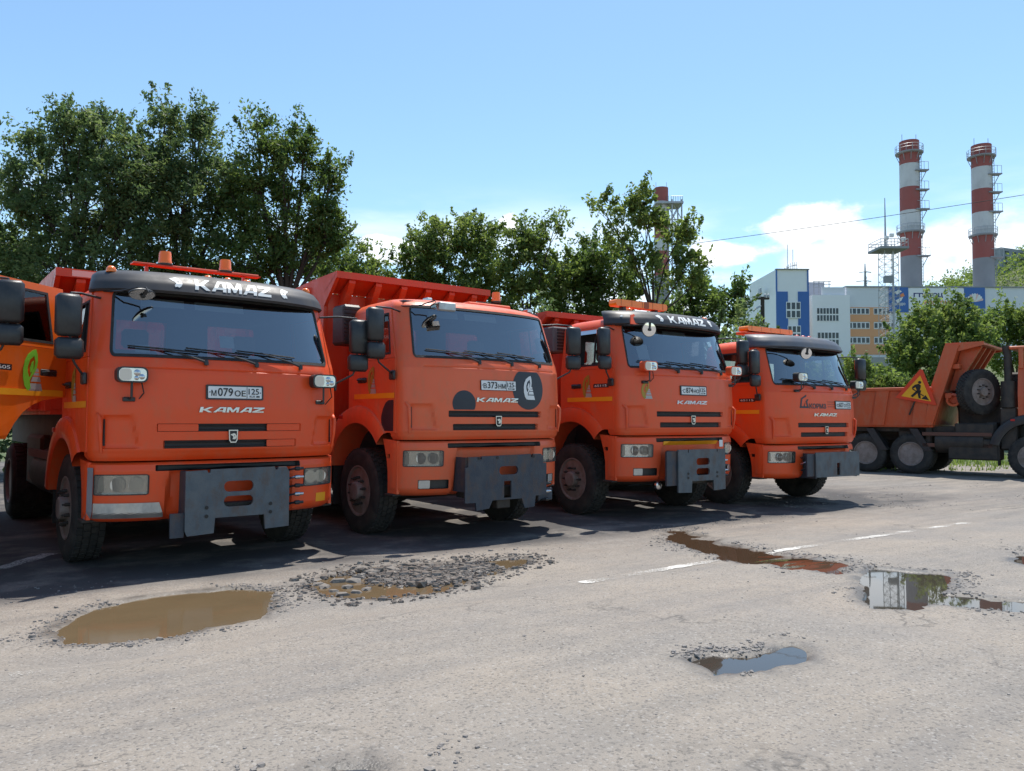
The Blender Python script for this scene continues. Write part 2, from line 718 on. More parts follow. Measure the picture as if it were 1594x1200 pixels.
def hood_mod(x, z):
    dy = 0.0
    if abs(x) < 1.0 and 1.855 < z < 1.885:
        dy += .014 * (1 - abs(z - 1.87) / .015) * sstep(1.0, .97, abs(x))
    # corner air deflector recess
    ax = abs(x)
    if .70 < ax < 1.16 and 1.10 < z < 1.46:
        inner = .80 + (1.44 - z) * -.18 + .10
        m = sstep(inner - .008, inner + .008, ax) * sstep(1.13, 1.146, z) * sstep(1.43, 1.414, z) * sstep(1.125, 1.11, ax)
        dy += .030 * m
    # lower lip
    if z < 1.12:
        dy += .012 * sstep(1.12, 1.08, z)
    return dy


CAB = Shell([(1.02, .05, 1.17, .30, 1.58), (1.06, .012, 1.20, .34, 1.58), (1.12, 0, 1.21, .36, 1.58), (1.50, 0, 1.21, .36, 1.58), (1.86, .02, 1.21, .36, 1.58),
             (1.95, .06, 1.205, .34, 1.58), (2.00, .09, 1.20, .33, 1.58), (2.60, .295, 1.135, .32, 1.57), (2.645, .33, 1.115, .32, 1.56), (2.69, .42, 1.07, .34, 1.53),
             (2.725, .56, .99, .36, 1.46), (2.752, .78, .85, .32, 1.32)], hood_mod)
WS = (-.645, .645, 1.985, 2.60, .07, 1.72)
SWL, SWR = (-1.70, -1.03, 2.02, 2.52, .05, 1.0), (1.03, 1.70, 2.02, 2.52, .05, 1.0)
RWL, RWR = (-2.80, -2.32, 2.06, 2.46, .05, 1.1), (2.32, 2.80, 2.06, 2.46, .05, 1.1)


def bumper_shell(zb):
    def mod(x, z):
        ax = abs(x)
        dy = .055 * sstep(.60 + (.9 - z) * .10, .54 + (.9 - z) * .10, ax) * sstep(.95, .90, z)
        if .80 < ax < 1.16 and z < .62 and zb < .4:
            dy += .0
        return dy
    return Shell([(zb, .12, 1.14, .36, .50), (zb + .03, .05, 1.19, .42, .50), (zb + .08, .02, 1.215, .44, .50), (.93, .0, 1.215, .44, .50), (.985, .012, 1.21, .44, .50), (1.005, .05, 1.18, .40, .49), (1.008, .30, .95, .2, .49)], mod)


WHEEL_ME = {}


def wheel(parent, x, y, sg, r=.53, wd=.29, rimm=None, dual=False):
    """sg: side the outer face looks to"""
    def prof(p):
        return [(a, sg * b) for a, b in p]
    key = (sg, r, wd, dual)
    if key not in WHEEL_ME:
        h = wd / 2
        ty = MB()
        ty.lathe(prof([(r * .56, h * .80), (r * .60, h * .96), (r * .74, h * 1.04), (r * .88, h * 1.0), (r * .955, h * .90), (r * .975, h * .82), (r * .975, -h * .82), (r * .955, -h * .90), (r * .88, -h), (r * .74, -h * 1.04), (r * .6, -h * .96), (r * .56, -h * .8)]), (0, 0, 0), 'x', 40)
        nb = 44
        for i in range(nb):
            an = 2 * math.pi * i / nb
            for k, (a, b) in enumerate(((-.86, -.50), (-.44, -.03), (.03, .44), (.50, .86))):
                m = Matrix.Rotation(an + (.07 if k % 2 else 0), 4, 'X')
                ty.box(h * a, h * b, -.027, .027, r * .955, r, m=m)
        dish = .11 if not dual else -.10
        ri = MB()
        ri.lathe(prof([(r * .575, h * .86), (r * .595, h * .98), (r * .565, h * .99), (r * .53, h * .85), (r * .50, h * .45), (r * .44, h * .40), (r * .40, h * .5), (r * .335, h * .55 + dish * .25), (.115, h * .60 + dish * .3), (.11, h * .60 + dish), (.095, h * .66 + dish), (0, h * .66 + dish)]), (0, 0, 0), 'x', 36)
        hu = MB()
        for i in range(10):
            an = 2 * math.pi * i / 10
            cy, cz = .168 * math.cos(an), .168 * math.sin(an)
            hu.lathe([(.017, sg * (h * .55)), (.017, sg * (h * .60 + dish * .3 + .05)), (.010, sg * (h * .60 + dish * .3 + .055)), (.010, sg * (h * .6 + dish * .3 + .075))], (0, cy, cz), 'x', 6)
        ho = MB()
        for i in range(8):
            an = 2 * math.pi * (i + .5) / 8
            m = Matrix.Rotation(an, 4, 'X')
            ho.lathe([(.038, sg * h * .46), (.036, sg * h * .525)], (0, 0, 0), 'x', 10, m=Matrix.Rotation(an, 4, 'X') @ Matrix.Translation((0, 0, r * .44)))
        WHEEL_ME[key] = (ty, ri, hu, ho)
        objs = None
    data = WHEEL_ME[key]
    if isinstance(data[0], MB):
        a = data[1].build('wheel', None, parent, 30)
        b = data[0].build('tyre', M_TYRE, a, 30)
        c = data[2].build('wheel_nuts', M_DARKMET, a, 30)
        c['kind'] = 'stuff'
        d = data[3].build('hand_holes', M_BLACK, a, 30)
        d['kind'] = 'stuff'
        WHEEL_ME[key] = (a.data, b.data, c.data, d.data)
        a.data.materials.append(M_RIM)
    else:
        a = link(bpy.data.objects.new('wheel', data[0]), parent)
        for nm, me in zip(('tyre', 'wheel_nuts', 'hand_holes'), data[1:]):
            q_ = link(bpy.data.objects.new(nm, me), a)
            if nm != 'tyre':
                q_['kind'] = 'stuff'
    a.location = (x, y, r)
    a.rotation_euler.x = random.uniform(0, 6)
    return a


def leaf_logo(parent, fn, ca, cb, hgt, off, faded=False, flip=1, mono=None, dz=0.0):
    """swirled leaf over a striped cone, on surface fn(a,b,off); flip mirrors a"""
    k = hgt

    def P(l):
        return [(ca + flip * a * k, cb + b * k) for a, b in l]
    leafp = [(-.14, -.5), (-.24, -.38), (-.29, -.18), (-.29, .02), (-.25, .2), (-.15, .36), (0, .46), (.12, .5), (.16, .38), (.17, .2), (.14, .05), (.06, -.08), (-.02, -.16), (-.08, -.25), (-.06, -.36), (-.04, -.44)]
    hole = [(-.09, -.20), (-.15, -.06), (-.15, .08), (-.08, .24), (.05, .34), (.09, .2), (.06, .06), (-.02, -.06)]
    inner = [(-.06, -.08), (-.08, .04), (-.03, .16), (.03, .22), (.04, .08), (.0, -.02)]
    cone = [(-.10, -.5), (-.02, -.22), (.06, -.13), (.15, 0), (.18, .06), (.34, -.5)]
    lm = mono or (M_OLIVE if faded else M_GREEN)
    gm = mono or (M_GREYV)
    lo = MB().plate(P(leafp), [P(hole)], fn, off - .001, off + .0015)
    lo.plate(P(inner), [], fn, off - .001, off + .0015)
    a = lo.build('leaf_logo', lm, parent, 0, dz=dz)
    st = MB()
    for z0, z1 in ((-.5, -.32), (-.28, -.16), (-.13, -.06), (-.04, .04)):
        xl = lambda z: -.10 + (z + .5) * .28 if z < -.2 else -.02 + (z + .22) * .6
        xr = lambda z: .34 - (z + .5) * .29
        st.plate(P([(xl(z0), z0), (xr(z0), z0), (xr(z1), z1), (xl(z1), z1)]), [], fn, off - .001, off + .001)
    st.build('logo_cone', gm, a, 0)
    return a


def horse(fn, cx, cz, s, off, flip=1):
    pts = [(-.5, .32), (-.2, .42), (.05, .5), (.3, .42), (.45, .15), (.48, -.15), (.38, -.35), (.2, -.5), (.05, -.42), (-.12, -.48), (-.15, -.3), (-.02, -.12), (-.1, .05), (-.25, .12)]
    return MB().poly([(cx + flip * a * s, cz + b * s) for a, b in pts], [[(cx + flip * a * s, cz + b * s) for a, b in ((.10, .12), (.2, .2), (.24, .02), (.14, -.08))]], fn, off)


def mirror_set(root, sg, dz, big=1.0, mx=1.46):
    """door mirrors on a tubular arm"""
    x = sg * mx
    arm = MB().tube([(sg * 1.10, .50, 2.53), (sg * 1.28, .40, 2.545), (x, .30, 2.53), (x, .285, 2.40), (x, .285, 2.0), (x - sg * .04, .30, 1.90), (sg * 1.235, .42, 1.78)], .011, 8).build('mirror_arm', M_BLACKP, root, 60, dz=dz)
    mb = MB().box(-.105, .105, -.055, .055, -.19 * big, .19 * big, .03)
    m = mb.build('door_mirror', M_BLACKP, arm, 50)
    m.location = (x + sg * .02, .285, 2.325)
    m.rotation_euler.z = R(-8 * sg)
    g = MB().box(-.088, .088, .055, .058, -.17 * big, .17 * big).build('mirror_glass', M_MIRROR, arm, 0)
    g.location = m.location; g.rotation_euler = m.rotation_euler
    m2 = MB().box(-.115, .115, -.05, .05, -.095, .095, .03).build('wide_angle_mirror', M_BLACKP, arm, 50)
    m2.location = (x + sg * .01, .28, 2.03)
    m2.rotation_euler.z = R(-6 * sg)
    MB().box(sg * 1.222, sg * 1.262, .36, .47, 1.715, 1.825, .012).build('mirror_bracket', M_BLACKP, arm, 40)


def beacon(root, x, y, z, h=.13, r=.062, dz=0.0):
    b = MB().lathe([(r, 0), (r * 1.02, .02), (r * .95, .03), (r * .90, h - .02), (r * .8, h), (0, h + .004)], (x, y, z + .025), 'z', 20).build('beacon', M_AMBER, root, 50, dz=dz)
    MB().lathe([(r * 1.05, 0), (r * 1.12, .012), (r * 1.12, .024), (r, .026)], (x, y, z), 'z', 20).build('beacon_base', M_BLACKP, b, 50)
    return b


def marker(root, x, y, z, dz=0.0, m=None):
    return MB().lathe([(.04, 0), (.042, .015), (.036, .04), (.02, .058), (0, .062)], (x, y, z), 'z', 14, m=Matrix.Diagonal((1.1, 1.3, 1)).to_4x4()).build('marker_lamp', m or M_AMBER, root, 60, dz=dz)


def plate_sign(root, fn, cx, cz, digits, region, dz, framed=True, tilt=0.0):
    base = MB()
    if framed:
        base.plate(rrect(cx - .278, cx + .278, cz - .071, cz + .071, .012), [], fn, .004, .016)
    else:
        base.plate(rrect(cx - .264, cx + .264, cz - .060, cz + .060, .008), [], fn, .004, .016)
    b = base.build('number_plate', M_BLACKP, root, 0, dz=dz)
    MB().plate(rrect(cx - .26, cx + .26, cz - .056, cz + .056, .008), [], fn, .012, .019).build('plate_face', M_WHITE, b, 0)
    t = MB()
    # big characters for the three digits, smaller for letters
    l0, d, l1 = digits
    text_on(t, l0, fn, cx - .208, cz - .008, .048, .058, .0205, .012)
    text_on(t, d, fn, cx - .098, cz + .002, .145, .080, .0205, .012)
    text_on(t, l1, fn, cx + .045, cz - .008, .110, .058, .0205, .012)
    text_on(t, region, fn, cx + .180, cz + .012, .105, .058, .0205, .012)
    text_on(t, 'RUS', fn, cx + .165, cz - .037, .055, .020, .0205, .008)
    t.plate([(cx + .110, cz - .054), (cx + .114, cz - .054), (cx + .114, cz + .054), (cx + .110, cz + .054)], [], fn, .018, .0205)
    t.plate([(cx + .205, cz - .045), (cx + .238, cz - .045), (cx + .238, cz - .030), (cx + .205, cz - .030)], [], fn, .018, .0205)
    t.plate(circ(cx - .245, cz, .006, 8), [], fn, .018, .0205)
    t.plate(circ(cx + .247, cz, .006, 8), [], fn, .018, .0205)
    t.build('plate_characters', M_BLACK, b, 0)


def wordmark(root, fn, cx, cz, wdt, hgt, off, m, dz, name='wordmark', thin=False):
    """wide flattened KAMAZ lettering drawn stroke by stroke"""
    mb = MB()
    lw = wdt / 5.45
    sl = .28

    def L(k, poly, holes=()):
        x0 = cx - wdt / 2 + k * lw * 1.09
        T = lambda l: [(x0 + (a + (b - .5) * sl * .35) * lw, cz + (b - .5) * hgt) for a, b in l]
        if thin:
            mb.poly(T(poly), [T(h) for h in holes], fn, off)
        else:
            mb.plate(T(poly), [T(h) for h in holes], fn, off - .006, off)
    L(0, [(0, 0), (.24, 0), (.24, .36), (.36, .36), (.72, 0), (1.02, 0), (.56, .5), (1.02, 1), (.72, 1), (.36, .64), (.24, .64), (.24, 1), (0, 1)])
    A = [(0, 0), (.24, 0), (.32, .2), (.76, .2), (.76, 0), (1, 0), (1, 1), (.46, 1)]
    L(1, A, [[(.42, .4), (.76, .4), (.76, .78), (.58, .78)]])
    L(2, [(0, 0), (.2, 0), (.2, .62), (.42, .05), (.58, .05), (.80, .62), (.80, 0), (1.0, 0), (1.0, 1), (.72, 1), (.5, .42), (.28, 1), (0, 1)])
    L(3, A, [[(.42, .4), (.76, .4), (.76, .78), (.58, .78)]])
    L(4, [(0, 0), (1, 0), (1, .24), (.40, .24), (1, .78), (1, 1), (.04, 1), (.04, .76), (.62, .76), (0, .22)])
    return mb.build(name, m, root, 0, dz=dz)


def front_lamp(root, S, sg, dz, x0=.752, x1=1.155, z0=.715, z1=.895, clear=False):
    t0, t1 = S.tx(x0, .8), S.tx(x1, .8)
    h = (min(sg * t0, sg * t1), max(sg * t0, sg * t1), z0, z1, .018, (x1 - x0) / (t1 - t0) * 1.05)
    # bucket
    b = S.frame(h, .006, .004, -.07, 0)
    b.add(*((lambda q: (q.v, q.f))(S.pane(h, -.065))))
    body = b.build('headlight', MATS.get('lamp_bowl') or mat('lamp_bowl', (.72, .73, .73), .22, metal=.8, var=.5, second=(.45, .45, .45), vs=20), root, 40, dz=dz)
    for k, fx in enumerate((.42, .76)):
        xx = (x1 - x0) * (1 - fx) + x0
        p = S.front(sg * xx, (z0 + z1) / 2, -.055)
        MB().lathe([(.066, -.035), (.060, -.02), (.045, .0), (.02, .012), (0, .013)], p, 'y', 18).build('reflector', M_CHROME, body, 50)
    p = S.front(sg * (x0 + (x1 - x0) * .88), (z0 + z1) / 2, -.05)
    MB().box(p[0] - .035, p[0] + .035, p[1] - .01, p[1] + .01, z0 + .02, z1 - .02, .006).build('indicator', mat('indicator_lens', (.62, .58, .50), .3), body, 30)
    S.pane(h, .003).build('lens', M_LAMPGL if clear else MATS.get('hazy_lens') or hazy(), body, 50)
    S.frame(h, .008, .003, .007, .004).build('lamp_trim', M_BLACKP, body, 50)
    return h


def hazy():
    m = glass_mat('hazy_lens', (.75, .74, .70), .06)
    n = m.node_tree
    d = n.nodes.new('ShaderNodeBsdfDiffuse')
    d.inputs[0].default_value = (.42, .40, .36, 1)
    x = n.nodes.new('ShaderNodeMixShader')
    x.inputs[0].default_value = .16
    o = [q for q in n.nodes if q.type == 'OUTPUT_MATERIAL'][0]
    old = o.inputs[0].links[0].from_socket
    n.links.new(old, x.inputs[1])
    n.links.new(d.outputs[0], x.inputs[2])
    n.links.new(x.outputs[0], o.inputs[0])
    return m


def seat(root, x, y, dz):
    s = MB().box(x - .24, x + .24, y - .22, y + .24, 1.42, 1.56, .04)
    s.box(x - .23, x + .23, y + .20, y + .34, 1.54, 2.12, .04, )
    s.box(x - .13, x + .13, y + .23, y + .32, 2.14, 2.34, .03)
    s.build('seat', M_SEAT, root, 50, dz=dz)


def ring_arc(cy, cz, r0, r1, a0, a1, n=28):
    o = [(cy + r1 * math.cos(R(a0 + (a1 - a0) * i / n)), cz + r1 * math.sin(R(a0 + (a1 - a0) * i / n))) for i in range(n + 1)]
    i_ = [(cy + r0 * math.cos(R(a0 + (a1 - a0) * i / n)), cz + r0 * math.sin(R(a0 + (a1 - a0) * i / n))) for i in range(n + 1)]
    return o + i_[::-1]


def door_mesh(sg, S=None):
    """returns MB for the lower door skin + window frame in side coordinates (y,z)"""
    S = S or CAB
    fn = S.side(sg)
    low = [(.37, 1.10), (.39, 1.97), (1.46, 1.97), (1.46, 1.50), (1.30, 1.485), (1.14, 1.465), (1.0, 1.42), (.88, 1.35), (.78, 1.25), (.70, 1.14), (.68, 1.10)]
    mb = MB().plate(low, [], fn, .001, .013)
    up = [(.40, 1.975), (.635, 2.60), (1.46, 2.60), (1.46, 1.975)]
    win = [(.52, 2.03), (.665, 2.52), (1.23, 2.52), (1.26, 2.03)]
    mb.plate(up, [win], fn, .001, .013)
    return mb


def make_truck(cfg):
    root = empty('dump_truck', (cfg['X'], cfg['D'], 0), R(cfg['rot']))
    tag(root, cfg['label'], 'truck', 'orange dump trucks parked in the yard')
    dz = cfg['dz']
    P = PAINT[cfg['paint']]
    zb = cfg['zb']
    # ---- cab
    fr = lin(-1, 1, 120)
    tb = lin(-3, -2, 6) + lin(-2, -1, 8) + fr + lin(1, 2, 8) + lin(2, 3, 6)
    zl = lin(1.02, 2.0, 49) + [1.8625, 1.87, 1.8775] + lin(2.0, 2.645, 12) + [2.668, 2.69, 2.708, 2.725, 2.74, 2.752]
    slots = []
    for z0, z1, xs in ((1.285, 1.36, .70), (1.13, 1.205, .645)):
        t = CAB.tx(xs, 1.3)
        slots.append((-t, t, z0, z1, .012, xs / t))
    holes = [WS, SWL, SWR, RWL, RWR] + slots
    cab = CAB.grid(tb, zl, holes, 0.0, skip=lambda t, z: (abs(t) > 1.12 and z < 1.25) or (cfg.get('open_door') and 1.01 < t < 1.80 and z < 2.58))
    top = [CAB.pt(t, 2.752) for t in sorted(set(tb))]
    c0 = len(cab.v)
    cab.add(top + [(0, .95, 2.765)], [(i, i + 1, len(top)) for i in range(len(top) - 1)])
    cabo = cab.build('cab', P, root, 35, recalc=False, dz=dz)
    li = CAB.grid([q for q in tb if True][::2] + [-1, 1, -2, 2], lin(1.25, 2.66, 16), [(a, b, c, d, .001, L) for a, b, c, d, e, L in (WS, SWL, SWR, RWL, RWR)], -.045)
    li.box(-1.1, 1.1, .4, 1.5, 1.20, 1.25)
    li.box(-1.04, 1.04, .52, 1.45, 2.66, 2.68)
    inner = li.build('interior_lining', M_INT, cabo, 35, recalc=False)
    ds = MB().box(-1.05, 1.05, .32, .62, 1.55, 1.93, .06)
    ds.box(.25, .85, .30, .60, 1.90, 1.99, .03)
    ds.build('dashboard', M_INT, cabo, 40)
    sw = MB()
    mm = Matrix.Translation((.55, .74, 1.95)) @ Matrix.Rotation(R(-32), 4, 'X')
    pts = [mm @ Vector((.235 * math.cos(a), .235 * math.sin(a), 0)) for a in lin(0, 2 * math.pi, 28)]
    sw.tube(pts, .015, 8, False)
    for a in (20, 160, 270):
        sw.tube([mm @ Vector((0, 0, -.04)), mm @ Vector((.23 * math.cos(R(a)), .23 * math.sin(R(a)), 0))], .013, 6)
    sw.tube([mm @ Vector((0, 0, -.03)), mm @ Vector((0, 0, -.35))], .03, 8)
    sw.build('steering_wheel', M_BLACKP, cabo, 60)
    seat(cabo, .55, 1.0, 0)
    seat(cabo, -.60, 1.02, 0)
    pn = CAB.pane(WS, -.006, 0).build('windscreen', M_GLASS, root, 60, recalc=False, dz=dz)
    CAB.frame(WS, .030, -.002, .007, .014).build('windscreen_seal', M_RUBBER, pn, 40, recalc=False)
    # sun strip / visors seen inside
    for a, b in cfg.get('sunvis', ((-.78, -.40), (-.30, .18))):
        mb = MB()
        mb.add([CAB.front(x, z, -.05) for z in (2.47, 2.55) for x in lin(a, b, 6)], [(i, i + 1, i + 8, i + 7) for i in range(6)])
        mb.build('inner_sun_blind', mat('sun_blind', (.45, .42, .36), .8), pn, 0)
    for nm, h in (('side_window', SWL), ('side_window', SWR), ('rear_window', RWL), ('rear_window', RWR)):
        if (cfg.get('open_left') and h is SWL) or (cfg.get('open_door') and h is SWR):
            continue
        CAB.pane(h, -.008, 0, 2).build(nm, M_GLASSS, root, 60, recalc=False, dz=dz)
    # ---- grille slots
    for i, h in enumerate(slots):
        g = CAB.pane(h, -.035, -.01, 3).build('grille_slot', M_BLACK, root, 40, recalc=False, dz=dz)
        rim = CAB.frame(h, .002, .002, -.04, .0)
        rim.build('slot_rim', P, g, 40, recalc=False)
        bars = MB()
        zc = (h[2] + h[3]) / 2
        for zz in (zc - .016, zc + .016):
            bars.tube([CAB.pt(t, zz, -.018) for t in lin(h[0] + .004, h[1] - .004, 24)], .0045, 5)
        bars.build('grille_bar', M_BLACKP, g, 40)
        for a, b in cfg.get('blank', {}).get(i, ()):
            hh = (CAB.tx(a, 1.3), CAB.tx(b, 1.3), h[2] + .004, h[3] - .004, .01, 1.8)
            CAB.pane(hh, -.010, 0, 3).build('blanking_panel', P, g, 40, recalc=False)
    F = CAB.front
    # emblem badge
    em = MB().plate([(-.063, 1.300), (.027, 1.300), (.022, 1.20), (.008, 1.176), (-.044, 1.176), (-.058, 1.20)], [], F, -.02, .02).build('emblem', M_CHROME, root, 0, dz=dz)
    MB().plate([(-.052, 1.290), (.016, 1.290), (.012, 1.205), (.002, 1.187), (-.038, 1.187), (-.048, 1.205)], [], F, .018, .0225).build('emblem_field', M_BLACK, em, 0)
    horse(F, -.018, 1.237, .060, .0245).build('emblem_horse', M_CHROME, em, 0)
    wordmark(root, F, -.018, 1.492, .63, .050, .012, M_CHROME if cfg['id'] != 3 else M_WHITE, dz, 'badge_lettering')
    plate_sign(root, F, cfg['plate'][0], cfg['plate'][1], cfg['plate'][2], '125', dz, cfg['plate'][3])
    # ---- deflector slit
    for sg in (-1, 1):
        mb = MB().plate([(sg * 1.095, 1.16), (sg * 1.115, 1.16), (sg * 1.112, 1.40), (sg * 1.098, 1.40)], [], F, -.01, .004)
        mb.build('deflector_slit', M_BLACK, root, 0, dz=dz)
        nb = MB()
        pr = CAB.front(sg * 1.135, 1.42, .0)
        nb.tube([(sg * 1.125, pr[1] - .01, 1.10), (sg * 1.14, pr[1] - .03, 1.25), (sg * 1.145, pr[1] - .03, 1.40), (sg * 1.15, pr[1] + .03, 1.445), (sg * 1.16, pr[1] + .12, 1.445)], [.012, .018, .020, .022, .012], 8)
        nb.build('corner_deflector', P, root, 60, dz=dz)
    # ---- wipers
    wm = [(-.27, .0), (.22, .0), (.70, .0)]
    for px_, _ in wm:
        a0 = F(px_, 1.945, .03)
        a1 = F(px_ - .30, 2.035, .035)
        a2 = F(px_ - .42, 2.065, .03)
        wb = MB().tube([a0, F(px_ - .12, 1.985, .045), a1, a2], [.014, .011, .007, .006], 6)
        wb.lathe([(.020, -.03), (.022, 0), (.016, .02), (0, .022)], a0, 'z', 10)
        wo = wb.build('wiper', M_BLACKP, root, 50, dz=dz)
        MB().tube([F(x, z, .020) for x, z in zip(lin(px_ - .66, px_ - .05, 6), lin(2.075, 2.035, 6))], .008, 5).build('wiper_blade', M_RUBBER, wo, 50)
    # ---- doors
    for sg in (-1, 1):
        fn = CAB.side(sg)
        opened = sg == 1 and cfg.get('open_door')
        door = door_mesh(sg).build('door', P, root, 0, dz=dz)
        if opened:
            an = R(-opened)
            pv = Vector((1.215, .37, 0))
            door.rotation_euler.z = an
            door.location = pv - Matrix.Rotation(an, 3, 'Z') @ pv + Vector((0, 0, dz))
            MB().plate([(.53, 2.035), (.67, 2.515), (1.225, 2.515), (1.255, 2.035)], [], fn, .004, .007).build('door_glass', M_GLASSS, door, 0)
            MB().plate([(.40, 1.12), (.42, 1.96), (1.44, 1.96), (1.44, 1.51), (1.0, 1.44), (.8, 1.30), (.68, 1.12)], [], fn, -.05, -.001).build('door_lining', M_INT, door, 0)
            leaf_logo(door, fn, .98, 1.75, .40, .0145, False, 1)
            bd = MB().plate([(.48, 1.73), (.72, 1.73), (.72, 1.785), (.48, 1.785)], [], fn, .012, .018).build('model_badge', M_BLACKP, door, 0)
            t = MB()
            text_on(t, '6605', fn, .60, 1.757, .20, .032, .0195, .01)
            t.build('badge_characters', M_WHITE, bd, 0)
        sl = MB()
        for wn in ([(.52, 2.03), (.665, 2.52), (1.23, 2.52), (1.26, 2.03)],):
            cx = sum(a for a, b in wn) / 4
            cz = sum(b for a, b in wn) / 4
            sl.plate([(cx + (a - cx) * 1.03, cz + (b - cz) * 1.04) for a, b in wn], [[(cx + (a - cx) * .95, cz + (b - cz) * .94) for a, b in wn]], fn, .010, .017)
        sl.plate([(.80, 2.04), (.825, 2.04), (.845, 2.51), (.825, 2.51)], [], fn, -.01, .012)
        sl.build('window_seal', M_RUBBER, door, 0)
        hd = MB().tube([(sg * 1.232, 1.27, 1.735), (sg * 1.262, 1.25, 1.74), (sg * 1.262, 1.12, 1.74), (sg * 1.232, 1.10, 1.735)], .012, 6)
        hd.box(sg * 1.222, sg * 1.236, 1.08, 1.30, 1.70, 1.765, .008)
        hd.build('door_handle', M_BLACKP, door, 40)
        st = MB().plate([(.40, 1.505), (1.40, 1.505), (1.40, 1.565), (.40, 1.565)], [], fn, .012, .0155)
        st.build('reflective_stripe', M_YELLOW, door, 0)
        if cfg['id'] in (3, 4):
            bd = MB().plate([(.48, 1.70), (.80, 1.70), (.80, 1.755), (.48, 1.755)], [], fn, .012, .018).build('model_badge', M_BLACKP, door, 0)
            t = MB()
            text_on(t, '65115', (lambda a, b, o: fn(1.28 - a, b, o)) if sg < 0 else fn, .64, 1.7275, .26, .032, .0195, .01)
            t.build('badge_characters', M_WHITE, bd, 0)
        if sg == -1 and cfg['id'] in (1, 2, 3):
            leaf_logo(door, fn, .95, 1.73, .33, .0145, True, -1)
        if cfg['id'] == 2 and sg == -1:
            MB().plate([(.42, 1.12), (.66, 1.12), (.70, 1.22), (.70, 1.30), (.66, 1.38), (.60, 1.45), (.53, 1.48), (.42, 1.48)], [], fn, .0125, .015).build('black_vinyl_patch', M_NAVY, door, 0)
    # ---- fenders and step panels
    wy = 1.30
    for sg in (-1, 1):
        mb = MB()
        fn2 = lambda a, b, o: (sg * o, a, b)
        ri, ro = .71, .93
        n = 30
        v = []
        for i in range(n + 1):
            an = R(40 + 128 * i / n)
            ca, sa = math.cos(an), math.sin(an)
            for r, x in ((ri - .02, .90), (ri, 1.255), (ri + .05, 1.268), (ro - .06, 1.262), (ro - .015, 1.245), (ro, 1.20)):
                v.append((sg * x, wy - r * ca, .50 + r * sa))
        f = [(i * 6 + k, i * 6 + k + 1, (i + 1) * 6 + k + 1, (i + 1) * 6 + k) for i in range(n) for k in range(5)]
        mb.add(v, f)
        fe = mb.build('fender', P if cfg['id'] != 5 else M_BLACKP, root, 50, dz=dz)
        MB().box(sg * 1.262, sg * 1.274, 1.64, 1.74, 1.26, 1.31, .008).build('side_marker', M_RED, fe, 30)
        # step panel
        hh = [(.44, .80), (.44, .85), (.60, .85), (.585, .80)]
        h2 = [(.44, zb + .10), (.44, zb + .26), (.50, zb + .26), (.50, zb + .10)]
        sp = MB().plate([(.36, zb + .02), (.36, 1.005), (.70, 1.03), (.66, .95), (.605, .80), (.575, .65), (.57, zb + .02)], [hh, h2], lambda a, b, o: (sg * (1.19 + o), a, b), -.02, .012)
        spo = sp.build('step_panel', P, root, 0, dz=dz)
        MB().box(sg * 1.02, sg * 1.165, .40, .62, zb + .04, 1.0).build('step_well', M_BLACK, spo, 0)
        MB().box(sg * 1.03, sg * 1.23, .40, .60, zb - .01, zb + .018, .006).build('step_tread', M_DARKMET, spo, 0)
    # ---- bumper
    S = bumper_shell(zb)
    x0, x1 = .752, 1.155
    t0, t1 = S.tx(x0, .8), S.tx(x1, .8)
    Lh = (x1 - x0) / (t1 - t0) * 1.05
    hs = [(-t1, -t0, .715, .895, .018, Lh), (t0, t1, .715, .895, .018, Lh)]
    tg = S.tx(.70, .95)
    hs.append((-tg, tg, .925, .980, .01, 1.7))
    fogs = cfg.get('fog', False)
    if fogs:
        f0, f1 = S.tx(.68, .5), S.tx(1.02, .5)
        hs += [(-f1, -f0, .455, .560, .012, 1.5), (f0, f1, .455, .560, .012, 1.5)]
    bt = lin(-1, 1, 110) + lin(-2, -1, 4) + lin(1, 2, 4)
    bz = [zb, zb + .015, zb + .03, zb + .055, zb + .08] + lin(zb + .08, .93, 22) + [.95, .985, .995, 1.005, 1.008]
    bum = S.grid(bt, bz, hs).build('bumper', P, root, 35, recalc=False, dz=dz)
    S.pane(hs[2], -.05, -.01, 2).build('radiator_grille', M_BLACK, bum, 40, recalc=False)
    S.frame(hs[2], .002, .001, -.05).build('grille_rim', M_BLACK, bum, 40, recalc=False)
    for sg in (-1, 1):
        front_lamp(root, S, sg, dz, clear=cfg['id'] in (3, 4))
    if fogs:
        for h in hs[3:]:
            b = S.frame(h, .004, .002, -.06)
            b.add(*((lambda q: (q.v, q.f))(S.pane(h, -.05))))
            fo = b.build('fog_lamp', M_BLACKP, root, 40, recalc=False, dz=dz)
            ha = (h[0] + (.004 if h[0] < 0 else (h[1] - h[0]) * .58), h[0] + (h[1] - h[0]) * .42 if h[0] < 0 else h[1] - .004, h[2] + .006, h[3] - .006, .01, 1.5)
            S.pane(ha, -.004).build('fog_lens', MATS.get('fog_glass') or mat('fog_glass', (.55, .54, .50), .2, metal=.3, var=.4, vs=25), fo, 40, recalc=False)
    # ---- chassis
    ch = MB()
    for x in (-.42, .42):
        ch.box(x - .04, x + .04, .25, 7.0, .80, 1.06)
    for y in (.5, 1.3, 2.4, 4.0, 5.4, 6.8):
        ch.box(-.42, .42, y - .06, y + .06, .84, 1.02)
    ch.box(-.95, .95, .36, .46, .46, .66, .02)
    cho = ch.build('chassis_frame', M_DARKMET, root, 0, dz=dz * .5)
    en = MB().box(-.40, .40, .55, 1.75, .62, 1.18, .08)
    en.box(-.30, .30, .42, .56, .62, 1.18, .03)
    en.build('engine', M_DARKMET, cho, 0)
    MB().tube([(-1.0, wy, .5), (-.6, wy, .46), (.6, wy, .46), (1.0, wy, .5)], .07, 8).build('front_axle', M_DARKMET, root, 50)
